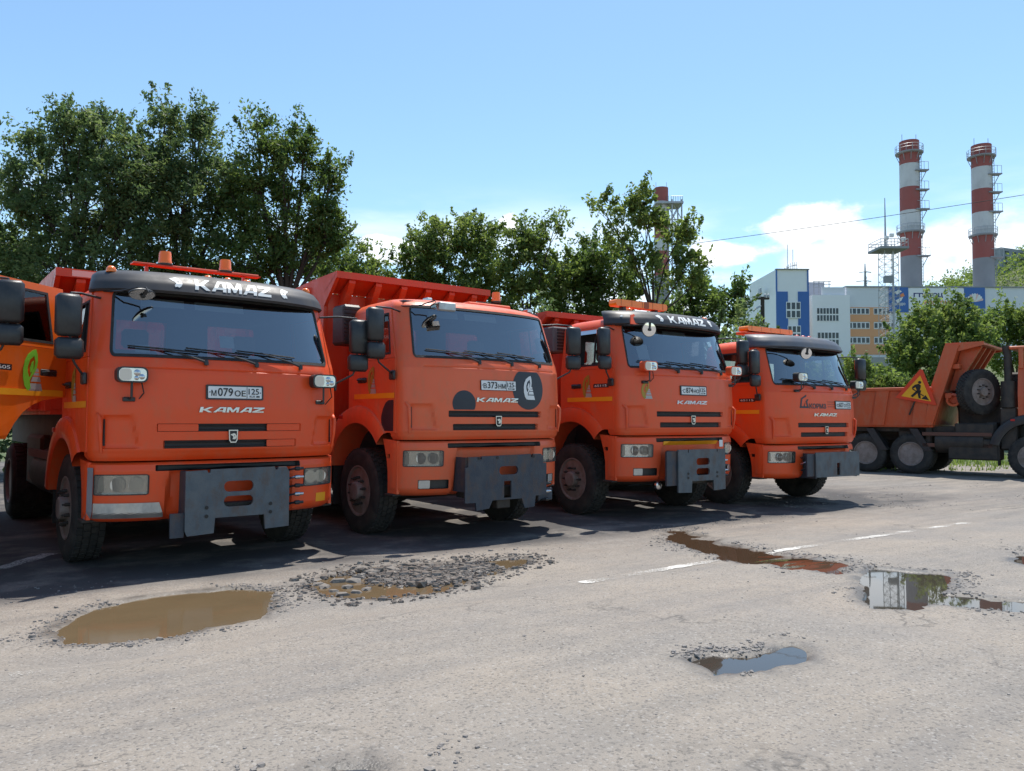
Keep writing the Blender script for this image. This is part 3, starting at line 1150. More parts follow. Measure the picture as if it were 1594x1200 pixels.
    axr = cfg.get('axles', (4.35, 5.67))
    for y in axr:
        MB().tube([(-1.0, y, .53), (-.3, y, .53), (0, y, .53), (.3, y, .53), (1.0, y, .53)], [.09, .11, .22, .11, .09], 12).build('rear_axle', M_DARKMET, root, 50)
    MB().tube([(-.95, 2.35, .78), (-.95, 3.45, .78)], .28, 20).build('fuel_tank', M_DARKMET, root, 40, dz=dz * .5)
    tk = MB().box(.66, 1.14, 2.4, 3.4, .50, 1.0, .05)
    tk.build('battery_box', M_DARKMET, root, 0, dz=dz * .5)
    for sg in (-1, 1):
        MB().box(sg * .62, sg * 1.10, 3.55, 4.6 if axr[0] > 5 else 3.72, .55, 1.2, .04).build('tool_box', M_DARKMET, root, 0, dz=dz * .5)
        MB().box(sg * .5, sg * 1.1, 2.06, 2.30, .55, 1.30, .03).build('air_tank_box', M_DARKMET, root, 0, dz=dz * .5)
    MB().box(-1.0, 1.0, 2.15, 6.8, 1.06, cfg.get('bot', 1.40) - .045 if cfg.get('body') else 1.2).build('body_sub_frame', M_DARKMET, root, 0, dz=dz * .4)
    for z in (.66, .95):
        for x in (-1.18, 1.18):
            MB().box(x - .02, x + .02, 2.15, 3.75, z, z + .09).build('side_guard_rail', mat('rusty_rail', (.14, .055, .035), .7, var=.6, second=(.07, .045, .04), vs=5), root, 0, dz=dz * .5)
    for sg in (-1, 1):
        MB().box(sg * .52, sg * .56, .62, 2.0, .62, 1.24).build('wheel_arch_liner', M_BLACKP, root, 0, dz=dz)
        MB().box(sg * .50, sg * 1.18, .40, 1.56, 1.225, 1.245).build('cab_floor', M_BLACKP, root, 0, dz=dz)
    for sg in (-1, 1):
        wheel(root, sg * 1.07, wy, sg)
        for y in axr:
            wheel(root, sg * .90, y, sg, wd=.56, dual=True)
    # mud flaps behind front wheels
    for sg in (-1, 1):
        MB().box(sg * .9, sg * 1.2, 2.02, 2.04, .30, .95).build('mud_flap', M_RUBBER, root, 0)
    # bits
    mirror_set(root, -1, dz, mx=cfg.get('mirr', 1.46))
    mirror_set(root, 1, dz, mx=1.40 if cfg['id'] == 0 else 1.46)
    cfg['root'], cfg['P'], cfg['S'] = root, P, S
    dump_body(root, cfg)
    return root


def dump_body(root, cfg):
    bh = cfg.get('body')
    if not bh:
        return
    P = BODYP if cfg['id'] != 5 else PAINT[5]
    top = bh
    y0 = 2.32
    yc = cfg.get('yc', 1.92)
    bt = cfg.get('bot', 1.40)
    # floor and sides
    b = MB()
    th = .05
    ye = 6.9
    for sg in (-1, 1):
        outer = [(y0, bt), (ye, bt), (ye + .1, top - .30), (y0 + .35, top - .02), (yc + .02, top), (yc, top - .09), (y0 - .04, top - .42)]
        b.plate(outer, [], lambda a, c, o: (sg * (1.25 + o), a, c), -th, 0)
    b.box(-1.2, 1.2, y0, ye, bt - .04, bt + .04)
    # front wall, leaning forward towards the top
    b.plate([(-1.2, bt + .02), (1.2, bt + .02), (1.2, top - .25), (-1.2, top - .25)], [], lambda a, c, o: (a, y0 - .06 * (c - 1.3) / 1.5 + o, c), 0, .05)
    bo = b.build('dump_body', P, root, 0)
    # canopy over the cab
    cy1 = y0 - .06
    cn = MB().plate([(-1.25, 0), (1.25, 0), (1.25, 1), (-1.25, 1)], [], lambda a, c, o: (a, cy1 + (yc - cy1) * c, top - .22 + .20 * c + o), -.02, .0)
    cn.box(-1.253, 1.253, yc - .035, yc + .005, top - .085, top + .004)
    cn.build('canopy', P, bo, 0)
    for x in (-1.0, -.6, -.2, .2, .6, 1.0):
        g = MB().plate([(cy1 - .01, top - .60), (cy1 - .01, top - .245), (yc + .02, top - .09), (yc + .02, top - .13)], [], lambda a, c, o: (x + o, a, c), -.045, .045)
        g.build('canopy_rib', P, bo, 0)
    for x in (-.8, 0, .8):
        MB().box(x - .07, x + .07, y0 - .10, y0 + .0, bt + .07, top - .55, .01).build('wall_rib', P, bo, 0)
    for sg in (-1, 1):
        for i in range(6):
            y = y0 + .45 + i * .78
            MB().plate([(y, bt + .02), (y + .14, bt + .02), (y + .11, top - .10 - .05 * i), (y + .03, top - .10 - .05 * i)], [], lambda a, c, o: (sg * (1.25 + o), a, c), .001, .07).build('side_rib', P, bo, 0)
        MB().box(sg * 1.23, sg * 1.31, y0 + .3, ye, top - .14 if False else top - .32, top - .25, .01).build('top_rail', P, bo, 0)
    if cfg['id'] == 1:
        MB().box(-1.10, -.86, yc - .041, yc - .036, top - .075, top - .01).build('reflector_strip', mat('faded_pink_tape', (.75, .45, .38), .6), bo, 0)
        MB().box(-.75, -.30, yc - .03, yc + .3, top - .26, top - .20).build('tarp_roll', M_BLACKP, bo, 0)


def plow(root, cfg, outer, holes, y=-.30, m=None, flange=None, dz=0.0):
    fn = lambda a, b, o: (a, y - o, b)
    p = MB().plate(outer, holes, fn, -.025, 0).build('plow_mount_plate', m or M_PLOW, root, 0, dz=dz)
    xs = [a for a, b in outer]
    zs = [b for a, b in outer]
    x0, x1 = min(xs), max(xs)
    for x in (x0 + .02, x1 - .06):
        MB().box(x, x + .03, y + .026, y + .36, max(zs) - .42, max(zs) - .02).build('mount_cheek', M_PLOWBL, p, 0)
    MB().box(x0 + .1, x1 - .1, y + .12, y + .34, .50, .62, .01).build('mount_beam', M_DARKMET, p, 0)
    if flange:
        MB().box(flange[0], flange[1], y + .03, y + .06, flange[2], flange[3]).build('side_flange', M_PLOWBL, p, 0)
    for (x, z) in cfg.get('bolts', ()):
        MB().lathe([(.018, -.004), (.016, .001)], (x, y - .002, z), 'y', 10).build('bolt_hole', M_BLACK, p, 40)
    return p


def couplings(root, x, y, z0, z1, n, dz, m=None):
    """row of hydraulic couplings with hoses"""
    for i in range(n):
        z = z0 + (z1 - z0) * i / max(1, n - 1)
        c = MB().lathe([(.016, 0), (.022, .01), (.022, .05), (.015, .055), (.015, .09), (.009, .095)], (x, y, z), 'x', 10)
        c.tube([(x, y, z), (x - .04, y + .03, z - .01), (x - .06, y + .12, z - .05)], .012, 6)
        c.build('hydraulic_coupling', M_CHROME if i % 2 else M_BLACKP, root, 40, dz=dz)


def work_lamp(root, x, z, sg, dz, y=None, housing=None, face='lens'):
    y0 = CAB.front(x, z - .22, 0)[1]
    yy = y if y is not None else y0 - .10
    s = MB().tube([(x, y0 - .0, z - .22), (x, yy + .0, z - .20), (x, yy, z - .06)], .011, 6)
    s.box(x - .05, x + .05, y0 - .03, y0 + .02, z - .24, z - .20, .006)
    so = s.build('lamp_stalk', M_BLACKP, root, 30, dz=dz)
    hb = MB().plate(rrect(x - .13, x + .13, z - .07, z + .07, .045), [], lambda a, b, o: (a, yy - o, b), -.07, .03)
    hb.box(x - .08, x + .08, yy + .06, yy + .11, z - .045, z + .045, .02)
    h = hb.build('work_lamp', housing or M_BLACKP, root, 30, dz=dz)
    MB().plate(rrect(x - .115, x + .115, z - .057, z + .057, .04), [], lambda a, b, o: (a, yy - o, b), .025, .034).build('lamp_reflector', MATS['lamp_bowl'] if 'lamp_bowl' in MATS else M_ALU, h, 0)
    MB().plate(rrect(x - .11, x - .01, z - .052, z + .052, .03), [], lambda a, b, o: (a, yy - o, b), .034, .037).build('clear_lens', mat('pale_lens', (.70, .62, .52), .25), h, 0)
    fc = MB()
    for cx, cz, r in ((.035, .018, .03), (.075, -.018, .026), (.03, -.03, .02)):
        fc.lathe([(r, 0), (r * .7, -.006), (0, -.008)], (x + cx, yy - .034, z + cz), 'y', 12)
    fc.build('lamp_bulb_bowl', M_CHROME, h, 50)
    MB().tube([(x + .09, yy + .03, z - .07), (x + .11, yy + .03, z - .16), (x + .07, y0, z - .24)], .006, 5).build('lamp_cable', M_RUBBER, h, 50)


def front_mirror(root, x, z, dz, yw=0, tilt=0, y=None, size=(.13, .085)):
    """oval kerb mirror on an arm from the roof corner"""
    yy = CAB.front(x, z, .22)[1] if y is None else y
    a = MB().tube([(-1.08, .52, 2.60), (-.98, .30, 2.585), (x - .02, yy + .03, z + .07), (x, yy + .02, z)], .009, 6).build('kerb_mirror_arm', M_BLACKP, root, 50, dz=dz)
    mb = MB().lathe([(0, .03), (size[0] * .6, .028), (size[0] * .95, .012), (size[0], 0), (size[0] * .97, -.006)], (0, 0, 0), 'y', 26, m=Matrix.Diagonal((1, 1, size[1] / size[0])).to_4x4())
    m = mb.build('kerb_mirror', M_BLACKP, a, 40)
    g = MB().lathe([(0, -.012), (size[0] * .6, -.010), (size[0] * .93, -.0065)], (0, 0, 0), 'y', 26, m=Matrix.Diagonal((1, 1, size[1] / size[0])).to_4x4()).build('mirror_glass', M_MIRROR, a, 40)
    cl = MB().box(-.007, .007, -.03, .03, -size[1] * .2, size[1] * 1.05, .003)
    cl.box(-.02, .02, -.035, -.015, -.018, .018, .005)
    cl = cl.build('mirror_clamp', M_BLACKP, a, 30)
    for o in (m, g, cl):
        o.location = (x, yy, z)
        o.rotation_euler = (R(tilt), 0, R(yw))


def visor(root, dz, letters=True, m=None, z0=2.60, z1=2.80, ext=.15, w_=1.16, full=True):
    """moulded sun visor across the roof front"""
    pr = [(z0, .30 - ext, w_ + .0, .46), (z0 + .02, .285 - ext, w_ + .01, .46), (z0 + .10, .32 - ext, w_ - .005, .45), (z0 + .18, .40 - ext, w_ - .03, .44), (z0 + .225, .50 - ext, w_ - .08, .42), (z0 + .245, .66 - ext, w_ - .16, .36)]
    S = Shell([(a, b, c, d, .9) for a, b, c, d in pr])
    tb = lin(-1, 1, 50)
    tb = lin(-1.15, -1, 2) + tb + lin(1, 1.15, 2)
    mb = S.grid(tb, lin(z0, z0 + .245, 12))
    mb.add([S.pt(t, z0, 0) for t in tb] + [S.pt(t, z0, -.03) for t in tb], [(i, i + 1, i + 1 + len(tb), i + len(tb)) for i in range(len(tb) - 1)])
    vm = m or mat('smoked_visor_plastic', (.026, .025, .028), .45, var=.5, second=(.055, .05, .05), vs=3, dirt=.3, dirtcol=(.12, .11, .10))
    vo = mb.build('sun_visor', vm, root, 40, recalc=False, dz=dz)
    vf = S.front
    if letters:
        wordmark(vo, vf, letters[0], z0 + .112, letters[1], letters[2], .004, M_WHITE, 0, 'visor_lettering', True)
        horse(vf, letters[0] - letters[1] / 2 - .17, z0 + .115, .11, .004).build('visor_horse', M_WHITE, vo, 0)
        horse(vf, letters[0] + letters[1] / 2 + .15, z0 + .115, .11, .004, -1).build('visor_horse', M_WHITE, vo, 0)
    return S


def light_bar(root, x0, x1, y, z, dz, h=.085, d=.13, split=True):
    n = 14
    c = MB().plate(rrect(x0, x1, z, z + h, .035), [], lambda a, b, o: (a, y + o, b), -d / 2, d / 2)
    b = c.build('light_bar', M_AMBERL, root, 40, dz=dz)
    if split:
        xm = x0 + (x1 - x0) * .58
        MB().plate(rrect(xm - .05, xm + .05, z - .004, z + h + .004, .02), [], lambda a, q, o: (a, y + o, q), -d / 2 - .004, d / 2 + .004).build('bar_centre', mat('dark_amber', (.35, .07, .01), .4), b, 40)
    for x in lin(x0 + .1, x1 - .1, 4):
        MB().box(x - .004, x + .004, y - d / 2 - .002, y + d / 2 + .002, z + .008, z + h + .002).build('bar_joint', mat('dark_amber', (.35, .07, .01), .4), b, 0)
    for x in (x0 + .2, x1 - .2):
        MB().box(x - .03, x + .03, y - .05, y + .05, z - .09, z + .003, .006).build('bar_foot', M_BLACKP, b, 0)
# ------------------------------------------------------------------ ground
def vnoise(x, y, seed=0):
    xi, yi = np.floor(x).astype(int), np.floor(y).astype(int)
    xf, yf = x - xi, y - yi
    u, v_ = xf * xf * (3 - 2 * xf), yf * yf * (3 - 2 * yf)

    def h(a, b):
        n = (a * 374761393 + b * 668265263 + seed * 974711) & 0x7fffffff
        n = (n ^ (n >> 13)) * 1274126177 & 0x7fffffff
        return ((n ^ (n >> 16)) & 0xffff) / 65535.0
    return (h(xi, yi) * (1 - u) + h(xi + 1, yi) * u) * (1 - v_) + (h(xi, yi + 1) * (1 - u) + h(xi + 1, yi + 1) * u) * v_


def fbm(x, y, seed=0, o=4):
    s_, a = 0, .5
    for i in range(o):
        s_ = s_ + a * vnoise(x * 2 ** i, y * 2 ** i, seed + i)
        a *= .5
    return s_


def poly_sd(px, py, poly):
    d = np.full(px.shape, 1e9)
    ins = np.zeros(px.shape, bool)
    n = len(poly)
    for i in range(n):
        ax, ay = poly[i]
        bx, by = poly[(i + 1) % n]
        ex, ey = bx - ax, by - ay
        t = np.clip(((px - ax) * ex + (py - ay) * ey) / (ex * ex + ey * ey + 1e-12), 0, 1)
        d = np.minimum(d, np.hypot(px - ax - t * ex, py - ay - t * ey))
        c = ((ay > py) != (by > py)) & (px < (bx - ax) * (py - ay) / (by - ay + 1e-12) + ax)
        ins ^= c
    return np.where(ins, -d, d)


def gpoly(pts, z=None):
    return [tuple(gp(*q, z)[:2]) for q in pts]


PUD = {
    'a': dict(poly=gpoly([(58, 990), (110, 1001), (180, 1001), (260, 993), (340, 975), (400, 962), (432, 945), (428, 918), (360, 914), (290, 920), (220, 930), (150, 945), (100, 965)], .03), lev=.03, amp=.10, dep=.07, k=.35),
    'b': dict(poly=gpoly([(466, 915), (500, 928), (545, 934), (610, 931), (680, 921), (740, 905), (790, 888), (842, 873), (820, 866), (740, 870), (670, 875), (590, 880), (530, 886), (490, 900)], .03), lev=.03, amp=.14, dep=.06, k=.30),
    'c': dict(poly=gpoly([(1335, 893), (1330, 930), (1360, 945), (1420, 948), (1450, 940), (1500, 944), (1560, 949), (1640, 952), (1640, 936), (1540, 928), (1480, 922), (1495, 905), (1490, 892), (1440, 888), (1390, 884), (1345, 880)], .22), lev=.22, amp=.08, dep=.05, k=.5),
    'd': dict(poly=gpoly([(1030, 822), (1040, 845), (1090, 860), (1160, 876), (1230, 888), (1300, 893), (1345, 893), (1345, 880), (1290, 874), (1230, 862), (1160, 850), (1100, 838), (1075, 822)]), amp=.22, dep=.045, k=.3),
    'e': dict(poly=gpoly([(1062, 1026), (1090, 1036), (1105, 1052), (1140, 1050), (1175, 1044), (1215, 1036), (1262, 1028), (1255, 1008), (1232, 998), (1205, 1010), (1160, 1020), (1110, 1014)], .265), lev=.265, amp=.06, dep=.05, k=.8),
    'f': dict(poly=gpoly([(480, 1198), (520, 1190), (580, 1182), (615, 1184), (600, 1215), (500, 1225)], .268), lev=.268, amp=.12, dep=.04, k=.4),
    'g': dict(poly=gpoly([(1566, 872), (1600, 880), (1660, 884), (1660, 862), (1600, 856)], .22), lev=.22, amp=.12, dep=.045, k=.3),
}
WATER_Z = -.013


def hill(x, y):
    d = x * math.sin(YAW) + y * math.cos(YAW)
    u = x * math.cos(YAW) - y * math.sin(YAW)
    z = 9.5 * np.clip((d - 38) / 70, 0, 1) ** 1.4
    k = np.clip((d - 150) / 260, 0, 1)
    k = k * k * (3 - 2 * k)
    side = np.clip((u - 110) / 150, 0, 1.25)
    z = z + k * (8 + 62 * side)
    return z


def yard_z(x, y):
    """smooth yard level, eased to a flat around each standing puddle"""
    z = base_z(y) + 0 * x
    near = (x > -2) & (x < 17) & (y > .5) & (y < 10)
    if near.any():
        xx, yy, zz = x[near], y[near], z[near]
        for q in PUD.values():
            if 'lev' in q:
                k_ = np.clip((1.0 - poly_sd(xx, yy, q['poly'])) / .75, 0, 1)
                k_ = k_ * k_ * (3 - 2 * k_)
                zz = zz + (q['lev'] - zz) * k_
        z[near] = zz
    return z


def ground_z(x, y, detail=True):
    """height and wetness"""
    z = hill(x, y) + yard_z(x, y) + .006 * (fbm(x * .9, y * .9, 3) - .5) * (np.hypot(x, y) < 40)
    wet = np.zeros(x.shape)
    near = (x > -2) & (x < 17) & (y > 1) & (y < 10)
    if near.any():
        xx, yy = x[near], y[near]
        nz_ = fbm(xx * 3.2, yy * 3.2, 11, 5) - .47
        nf = fbm(xx * 14, yy * 14, 23, 3) - .44
        zz = z[near]
        ww = np.zeros(xx.shape)
        for q in PUD.values():
            s0 = poly_sd(xx, yy, q['poly'])
            s_ = s0 + nz_ * q['amp'] * 2.2 + nf * q['amp'] * .5
            zz = zz - np.clip(-s_ * q['k'], 0, q['dep']) + .006 * np.exp(-(s_ / .10) ** 2) * (nf + .3)
            ww = np.maximum(ww, np.clip(1.15 - s_ / .10, 0, 1) * np.clip(.75 + nf * 3.2 + nz_ * 1.5, 0, 1))
        # crumbled verge along the parking strip
        e = np.exp(-((yy - 7.0 - .5 * (fbm(xx * .6, yy * 0, 5) - .5)) / .45) ** 2)
        zz = zz - .010 * e * np.clip(nz_ * 3, 0, 1) * (1 + nf)
        z[near] = zz
        wet[near] = ww
    return z, wet


def grow(a, step, end, k=1.18):
    o = []
    while (a < end) == (step > 0) and abs(a) < abs(end):
        a += step
        step *= k
        o.append(a)
    return o


gx = sorted(grow(-2, -.08, -2500)) + list(np.linspace(-2, 16, 430)) + grow(16, .08, 2600)
gy = sorted(grow(1.2, -.08, -1500)) + list(np.linspace(1.2, 10, 260)) + grow(10, .06, 2600)
GX, GY = np.meshgrid(np.array(gx), np.array(gy))
gz, wet = ground_z(GX.ravel(), GY.ravel())
nx, ny = len(gx), len(gy)
co = np.stack([GX.ravel(), GY.ravel(), gz], 1)
ii = np.arange((nx - 1) * (ny - 1))
i0 = (ii // (nx - 1)) * nx + ii % (nx - 1)
fc = np.stack([i0, i0 + 1, i0 + nx + 1, i0 + nx], 1)


def np_mesh(name, co, fc, m, smooth=True):
    me = bpy.data.meshes.new(name)
    me.vertices.add(len(co))
    me.vertices.foreach_set('co', np.asarray(co, np.float32).ravel())
    k = fc.shape[1]
    me.loops.add(fc.size)
    me.loops.foreach_set('vertex_index', fc.astype(np.int32).ravel())
    me.polygons.add(len(fc))
    me.polygons.foreach_set('loop_start', np.arange(0, fc.size, k, dtype=np.int32))
    me.polygons.foreach_set('loop_total', np.full(len(fc), k, np.int32))
    me.update(calc_edges=True)
    me.polygons.foreach_set('use_smooth', [smooth] * len(fc))
    if m:
        me.materials.append(m)
    return me


def ground_material():
    m = bpy.data.materials.new('worn_asphalt')
    m.use_nodes = True
    n = m.node_tree
    b = n.nodes['Principled BSDF']
    co_ = n.nodes.new('ShaderNodeTexCoord').outputs['Object']
    ln = n.links.new

    def noise(scale, detail=6, rough=.6, vec=None):
        t = n.nodes.new('ShaderNodeTexNoise')
        t.inputs['Scale'].default_value = scale
        t.inputs['Detail'].default_value = detail
        t.inputs['Roughness'].default_value = rough
        ln(vec or co_, t.inputs['Vector'])
        return t.outputs[0]

    def mr(v, a, b_, c=0., d=1.):
        k = n.nodes.new('ShaderNodeMapRange')
        ln(v, k.inputs[0])
        for i, q in enumerate((a, b_, c, d)):
            k.inputs[i + 1].default_value = q
        return k.outputs[0]

    def mix(fac, a, b_, mode='MIX'):
        x = n.nodes.new('ShaderNodeMix')
        x.data_type = 'RGBA'
        x.blend_type = mode
        if hasattr(fac, 'is_output'):
            ln(fac, x.inputs[0])
        else:
            x.inputs[0].default_value = fac
        for i, q in ((6, a), (7, b_)):
            if hasattr(q, 'is_output'):
                ln(q, x.inputs[i])
            else:
                x.inputs[i].default_value = (*q, 1)
        return x.outputs[2]

    def mth(op, a, b_):
        x = n.nodes.new('ShaderNodeMath')
        x.operation = op
        for i, q in enumerate((a, b_)):
            if hasattr(q, 'is_output'):
                ln(q, x.inputs[i])
            else:
                x.inputs[i].default_value = q
        return x.outputs[0]
    sx_ = n.nodes.new('ShaderNodeSeparateXYZ')
    ln(co_, sx_.inputs[0])
    base = mix(mr(noise(.55, 6, .65), .36, .64), (.325, .276, .222), (.232, .212, .190))
    base = mix(mr(noise(.23, 4), .48, .66, 0, .6), base, (.335, .274, .216))
    base = mix(mr(noise(2.3, 6, .7), .45, .75, 0, .55), base, (.365, .315, .262))
    mp_ = n.nodes.new('ShaderNodeMapping')
    mp_.inputs['Scale'].default_value = (.35, 2.4, 1)
    ln(co_, mp_.inputs[0])
    base = mix(mr(noise(1.0, 6, .66, mp_.outputs[0]), .5, .72, 0, .6), base, (.180, .165, .150))
    base = mix(mr(noise(7.0, 6, .75), .52, .78, 0, .5), base, (.155, .143, .132))
    # rough brownish verge along the bays and a scuffed area to the right
    verge = mth('MULTIPLY', mth('MULTIPLY', mr(sx_.outputs[1], 5.9, 6.7), mr(sx_.outputs[1], 8.2, 7.4)), mr(noise(2.6, 7, .75), .40, .60))
    base = mix(mth('MULTIPLY', verge, .65), base, (.20, .165, .135))
    scuff = mth('MULTIPLY', mth('MULTIPLY', mr(sx_.outputs[0], 9.5, 12.5), mr(sx_.outputs[1], 3.8, 5.6)), mr(noise(1.5, 8, .75, mp_.outputs[0]), .44, .58))
    base = mix(mth('MULTIPLY', scuff, .7), base, (.17, .15, .13))
    # tyre tracks, long soft dark bands
    mp3 = n.nodes.new('ShaderNodeMapping')
    mp3.inputs['Rotation'].default_value = (0, 0, R(24))
    mp3.inputs['Scale'].default_value = (.12, 1.9, 1)
    ln(co_, mp3.inputs[0])
    base = mix(mr(noise(1.0, 4, .6, mp3.outputs[0]), .53, .68, 0, .45), base, (.165, .155, .147))
    # oil stains
    base = mix(mth('MULTIPLY', mr(noise(.9, 5, .6), .66, .72), .55), base, (.13, .12, .115))
    # aggregate
    vo = n.nodes.new('ShaderNodeTexVoronoi')
    vo.inputs['Scale'].default_value = 95
    ln(co_, vo.inputs['Vector'])
    sp = n.nodes.new('ShaderNodeSeparateColor')
    ln(vo.outputs['Color'], sp.inputs[0])
    base = mix(mr(sp.outputs[0], .76, .96, 0, .6), base, (.095, .088, .083))
    base = mix(mr(sp.outputs[1], .86, .98, 0, .45), base, (.44, .415, .385))
    fine = noise(160, 3, .7)
    base = mix(mr(fine, .35, .7, 0, .45), base, (.13, .12, .11))
    pits = mth('MULTIPLY', mr(noise(34, 5, .78), .60, .66), mr(noise(1.6, 4), .40, .6))
    base = mix(mth('MULTIPLY', pits, .85), base, (.060, .055, .050))
    # shade painted into the parking strip asphalt, starting at the trucks' shadow edge
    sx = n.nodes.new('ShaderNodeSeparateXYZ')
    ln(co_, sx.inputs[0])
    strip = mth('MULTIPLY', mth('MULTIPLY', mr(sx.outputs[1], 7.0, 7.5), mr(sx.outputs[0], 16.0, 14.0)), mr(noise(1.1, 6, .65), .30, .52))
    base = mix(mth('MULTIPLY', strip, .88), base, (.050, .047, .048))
    # cracks
    vc = n.nodes.new('ShaderNodeTexVoronoi')
    vc.feature = 'DISTANCE_TO_EDGE'
    vc.inputs['Scale'].default_value = .55
    vadd = n.nodes.new('ShaderNodeVectorMath')
    vadd.operation = 'ADD'
    nzc = n.nodes.new('ShaderNodeTexNoise')
    nzc.inputs['Scale'].default_value = 2.5
    nzc.inputs['Detail'].default_value = 6
    ln(co_, nzc.inputs['Vector'])
    vs_ = n.nodes.new('ShaderNodeVectorMath')
    vs_.operation = 'SCALE'
    vs_.inputs['Scale'].default_value = .55
    ln(nzc.outputs['Color'], vs_.inputs[0])
    ln(co_, vadd.inputs[0])
    ln(vs_.outputs[0], vadd.inputs[1])
    ln(vadd.outputs[0], vc.inputs['Vector'])
    crack = mth('MULTIPLY', mr(vc.outputs[0], .008, .0, 0, 1), mr(noise(.5, 3), .48, .58))
    base = mix(mth('MULTIPLY', crack, .6), base, (.07, .065, .06))
    # wet rims
    at_ = n.nodes.new('ShaderNodeAttribute')
    at_.attribute_name = 'wet'
    wetf = mth('MULTIPLY', at_.outputs['Fac'], .85)
    base = mix(mth('MULTIPLY', wetf, .9), base, (.075, .065, .055))
    # grass and soil beyond the yard
    dv = n.nodes.new('ShaderNodeVectorMath')
    dv.operation = 'DOT_PRODUCT'
    ln(co_, dv.inputs[0])
    dv.inputs[1].default_value = (math.sin(YAW), math.cos(YAW), 0)
    far = mr(mth('ADD', dv.outputs['Value'], mth('MULTIPLY', mth('SUBTRACT', noise(.35, 5), .5), 9.0)), 24.5, 26.5)
    grass = mix(mr(noise(1.2, 6, .7), .35, .65), (.05, .085, .02), (.115, .12, .045))
    base = mix(far, base, grass)
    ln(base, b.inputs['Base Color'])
    ro = mth('SUBTRACT', .88, mth('MULTIPLY', wetf, .55))
    ln(ro, b.inputs['Roughness'])
    b.inputs['Specular IOR Level'].default_value = .4
    hgt = mth('ADD', mth('MULTIPLY', fine, .35), mth('MULTIPLY', vo.outputs['Distance'], -.6))
    hgt = mth('SUBTRACT', hgt, mth('MULTIPLY', pits, 1.2))
    hgt = mth('SUBTRACT', hgt, mth('MULTIPLY', crack, 1.2))
    bp = n.nodes.new('ShaderNodeBump')
    bp.inputs['Strength'].default_value = .55
    bp.inputs['Distance'].default_value = .006
    ln(hgt, bp.inputs['Height'])
    ln(bp.outputs[0], b.inputs['Normal'])
    return m


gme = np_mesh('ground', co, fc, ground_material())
aw = gme.attributes.new('wet', 'FLOAT', 'POINT')
aw.data.foreach_set('value', wet.astype(np.float32))
ground = link(bpy.data.objects.new('ground', gme))
tag(ground, 'worn grey beige asphalt yard rising to a grassy slope behind', kind='structure')


def water_mat(name, base, rough=.03):
    m = mat(name, base, rough, spec=.5, var=.5, second=tuple(q * .7 for q in base), vs=1.5)
    b = m.node_tree.nodes['Principled BSDF']
    b.inputs['IOR'].default_value = 1.33
    t = m.node_tree.nodes.new('ShaderNodeTexNoise')
    t.inputs['Scale'].default_value = 3.0
    t.inputs['Detail'].default_value = 2
    bp = m.node_tree.nodes.new('ShaderNodeBump')
    bp.inputs['Strength'].default_value = .010
    bp.inputs['Distance'].default_value = .05
    m.node_tree.links.new(t.outputs[0], bp.inputs['Height'])
    m.node_tree.links.new(bp.outputs[0], b.inputs['Normal'])
    return m


W_MUD = water_mat('muddy_water', (.150, .105, .058), .08)
W_CLR = water_mat('clear_puddle_water', (.055, .045, .036), .02)
W_RUST = water_mat('rusty_puddle_water', (.085, .050, .030), .03)
PLAB = {'a': ('wide brown muddy puddle in front of the leftmost white-visored truck', W_MUD), 'b': ('muddy puddle filled with broken asphalt chunks and gravel', W_MUD), 'c': ('clear puddle mirroring the blue sky and a chimney', W_CLR),
        'd': ('thin reddish brown wet streak running across the white line', W_RUST), 'e': ('small jagged sky blue puddle in the foreground asphalt', W_CLR), 'f': ('shallow wet pothole cut by the bottom picture edge', W_CLR), 'g': ('small bright puddle at the right picture edge', W_CLR)}
for k, q in PUD.items():
    P_ = np.array(q['poly'])
    c_ = P_.mean(0)
    # water sheet reaches a little under the surrounding asphalt; the asphalt itself draws the shore
    ox, oy = P_.min(0) - .35, P_.max(0) + .35
    if k == 'c':
        ox[0] = PUD['c']['poly'][0][0] - .25
    v = [(ox[0], ox[1] if True else 0, WATER_Z), (oy[0], ox[1], WATER_Z), (oy[0], oy[1], WATER_Z), (ox[0], oy[1], WATER_Z)]
    pl = []
    for i in range(len(P_)):
        a, b_, d = P_[i - 1], P_[i], P_[(i + 1) % len(P_)]
        tn = d - a
        nrm = np.array([tn[1], -tn[0]]) / (np.linalg.norm(tn) + 1e-9)
        if ((b_ + nrm * .01 - c_) ** 2).sum() < ((b_ - c_) ** 2).sum():
            nrm = -nrm
        pl.append(tuple(b_ + nrm * .12))
    mb = MB()
    if k == 'd':
        mb.poly(pl, [], lambda a, b_, o: (a, b_, float(yard_z(np.array([a]), np.array([b_]))[0]) + WATER_Z - .003), 0, .3)
    else:
        tri = tessellate_polygon([[Vector((a, b_, 0)) for a, b_ in pl]])
        mb.add([(a, b_, q['lev'] + WATER_Z) for a, b_ in pl], [tuple(t) for t in tri])
    o = mb.build('puddle', PLAB[k][1], None, 0)
    for p in o.data.polygons:
        if p.normal.z < 0:
            p.flip()
    tag(o, PLAB[k][0], kind='structure')

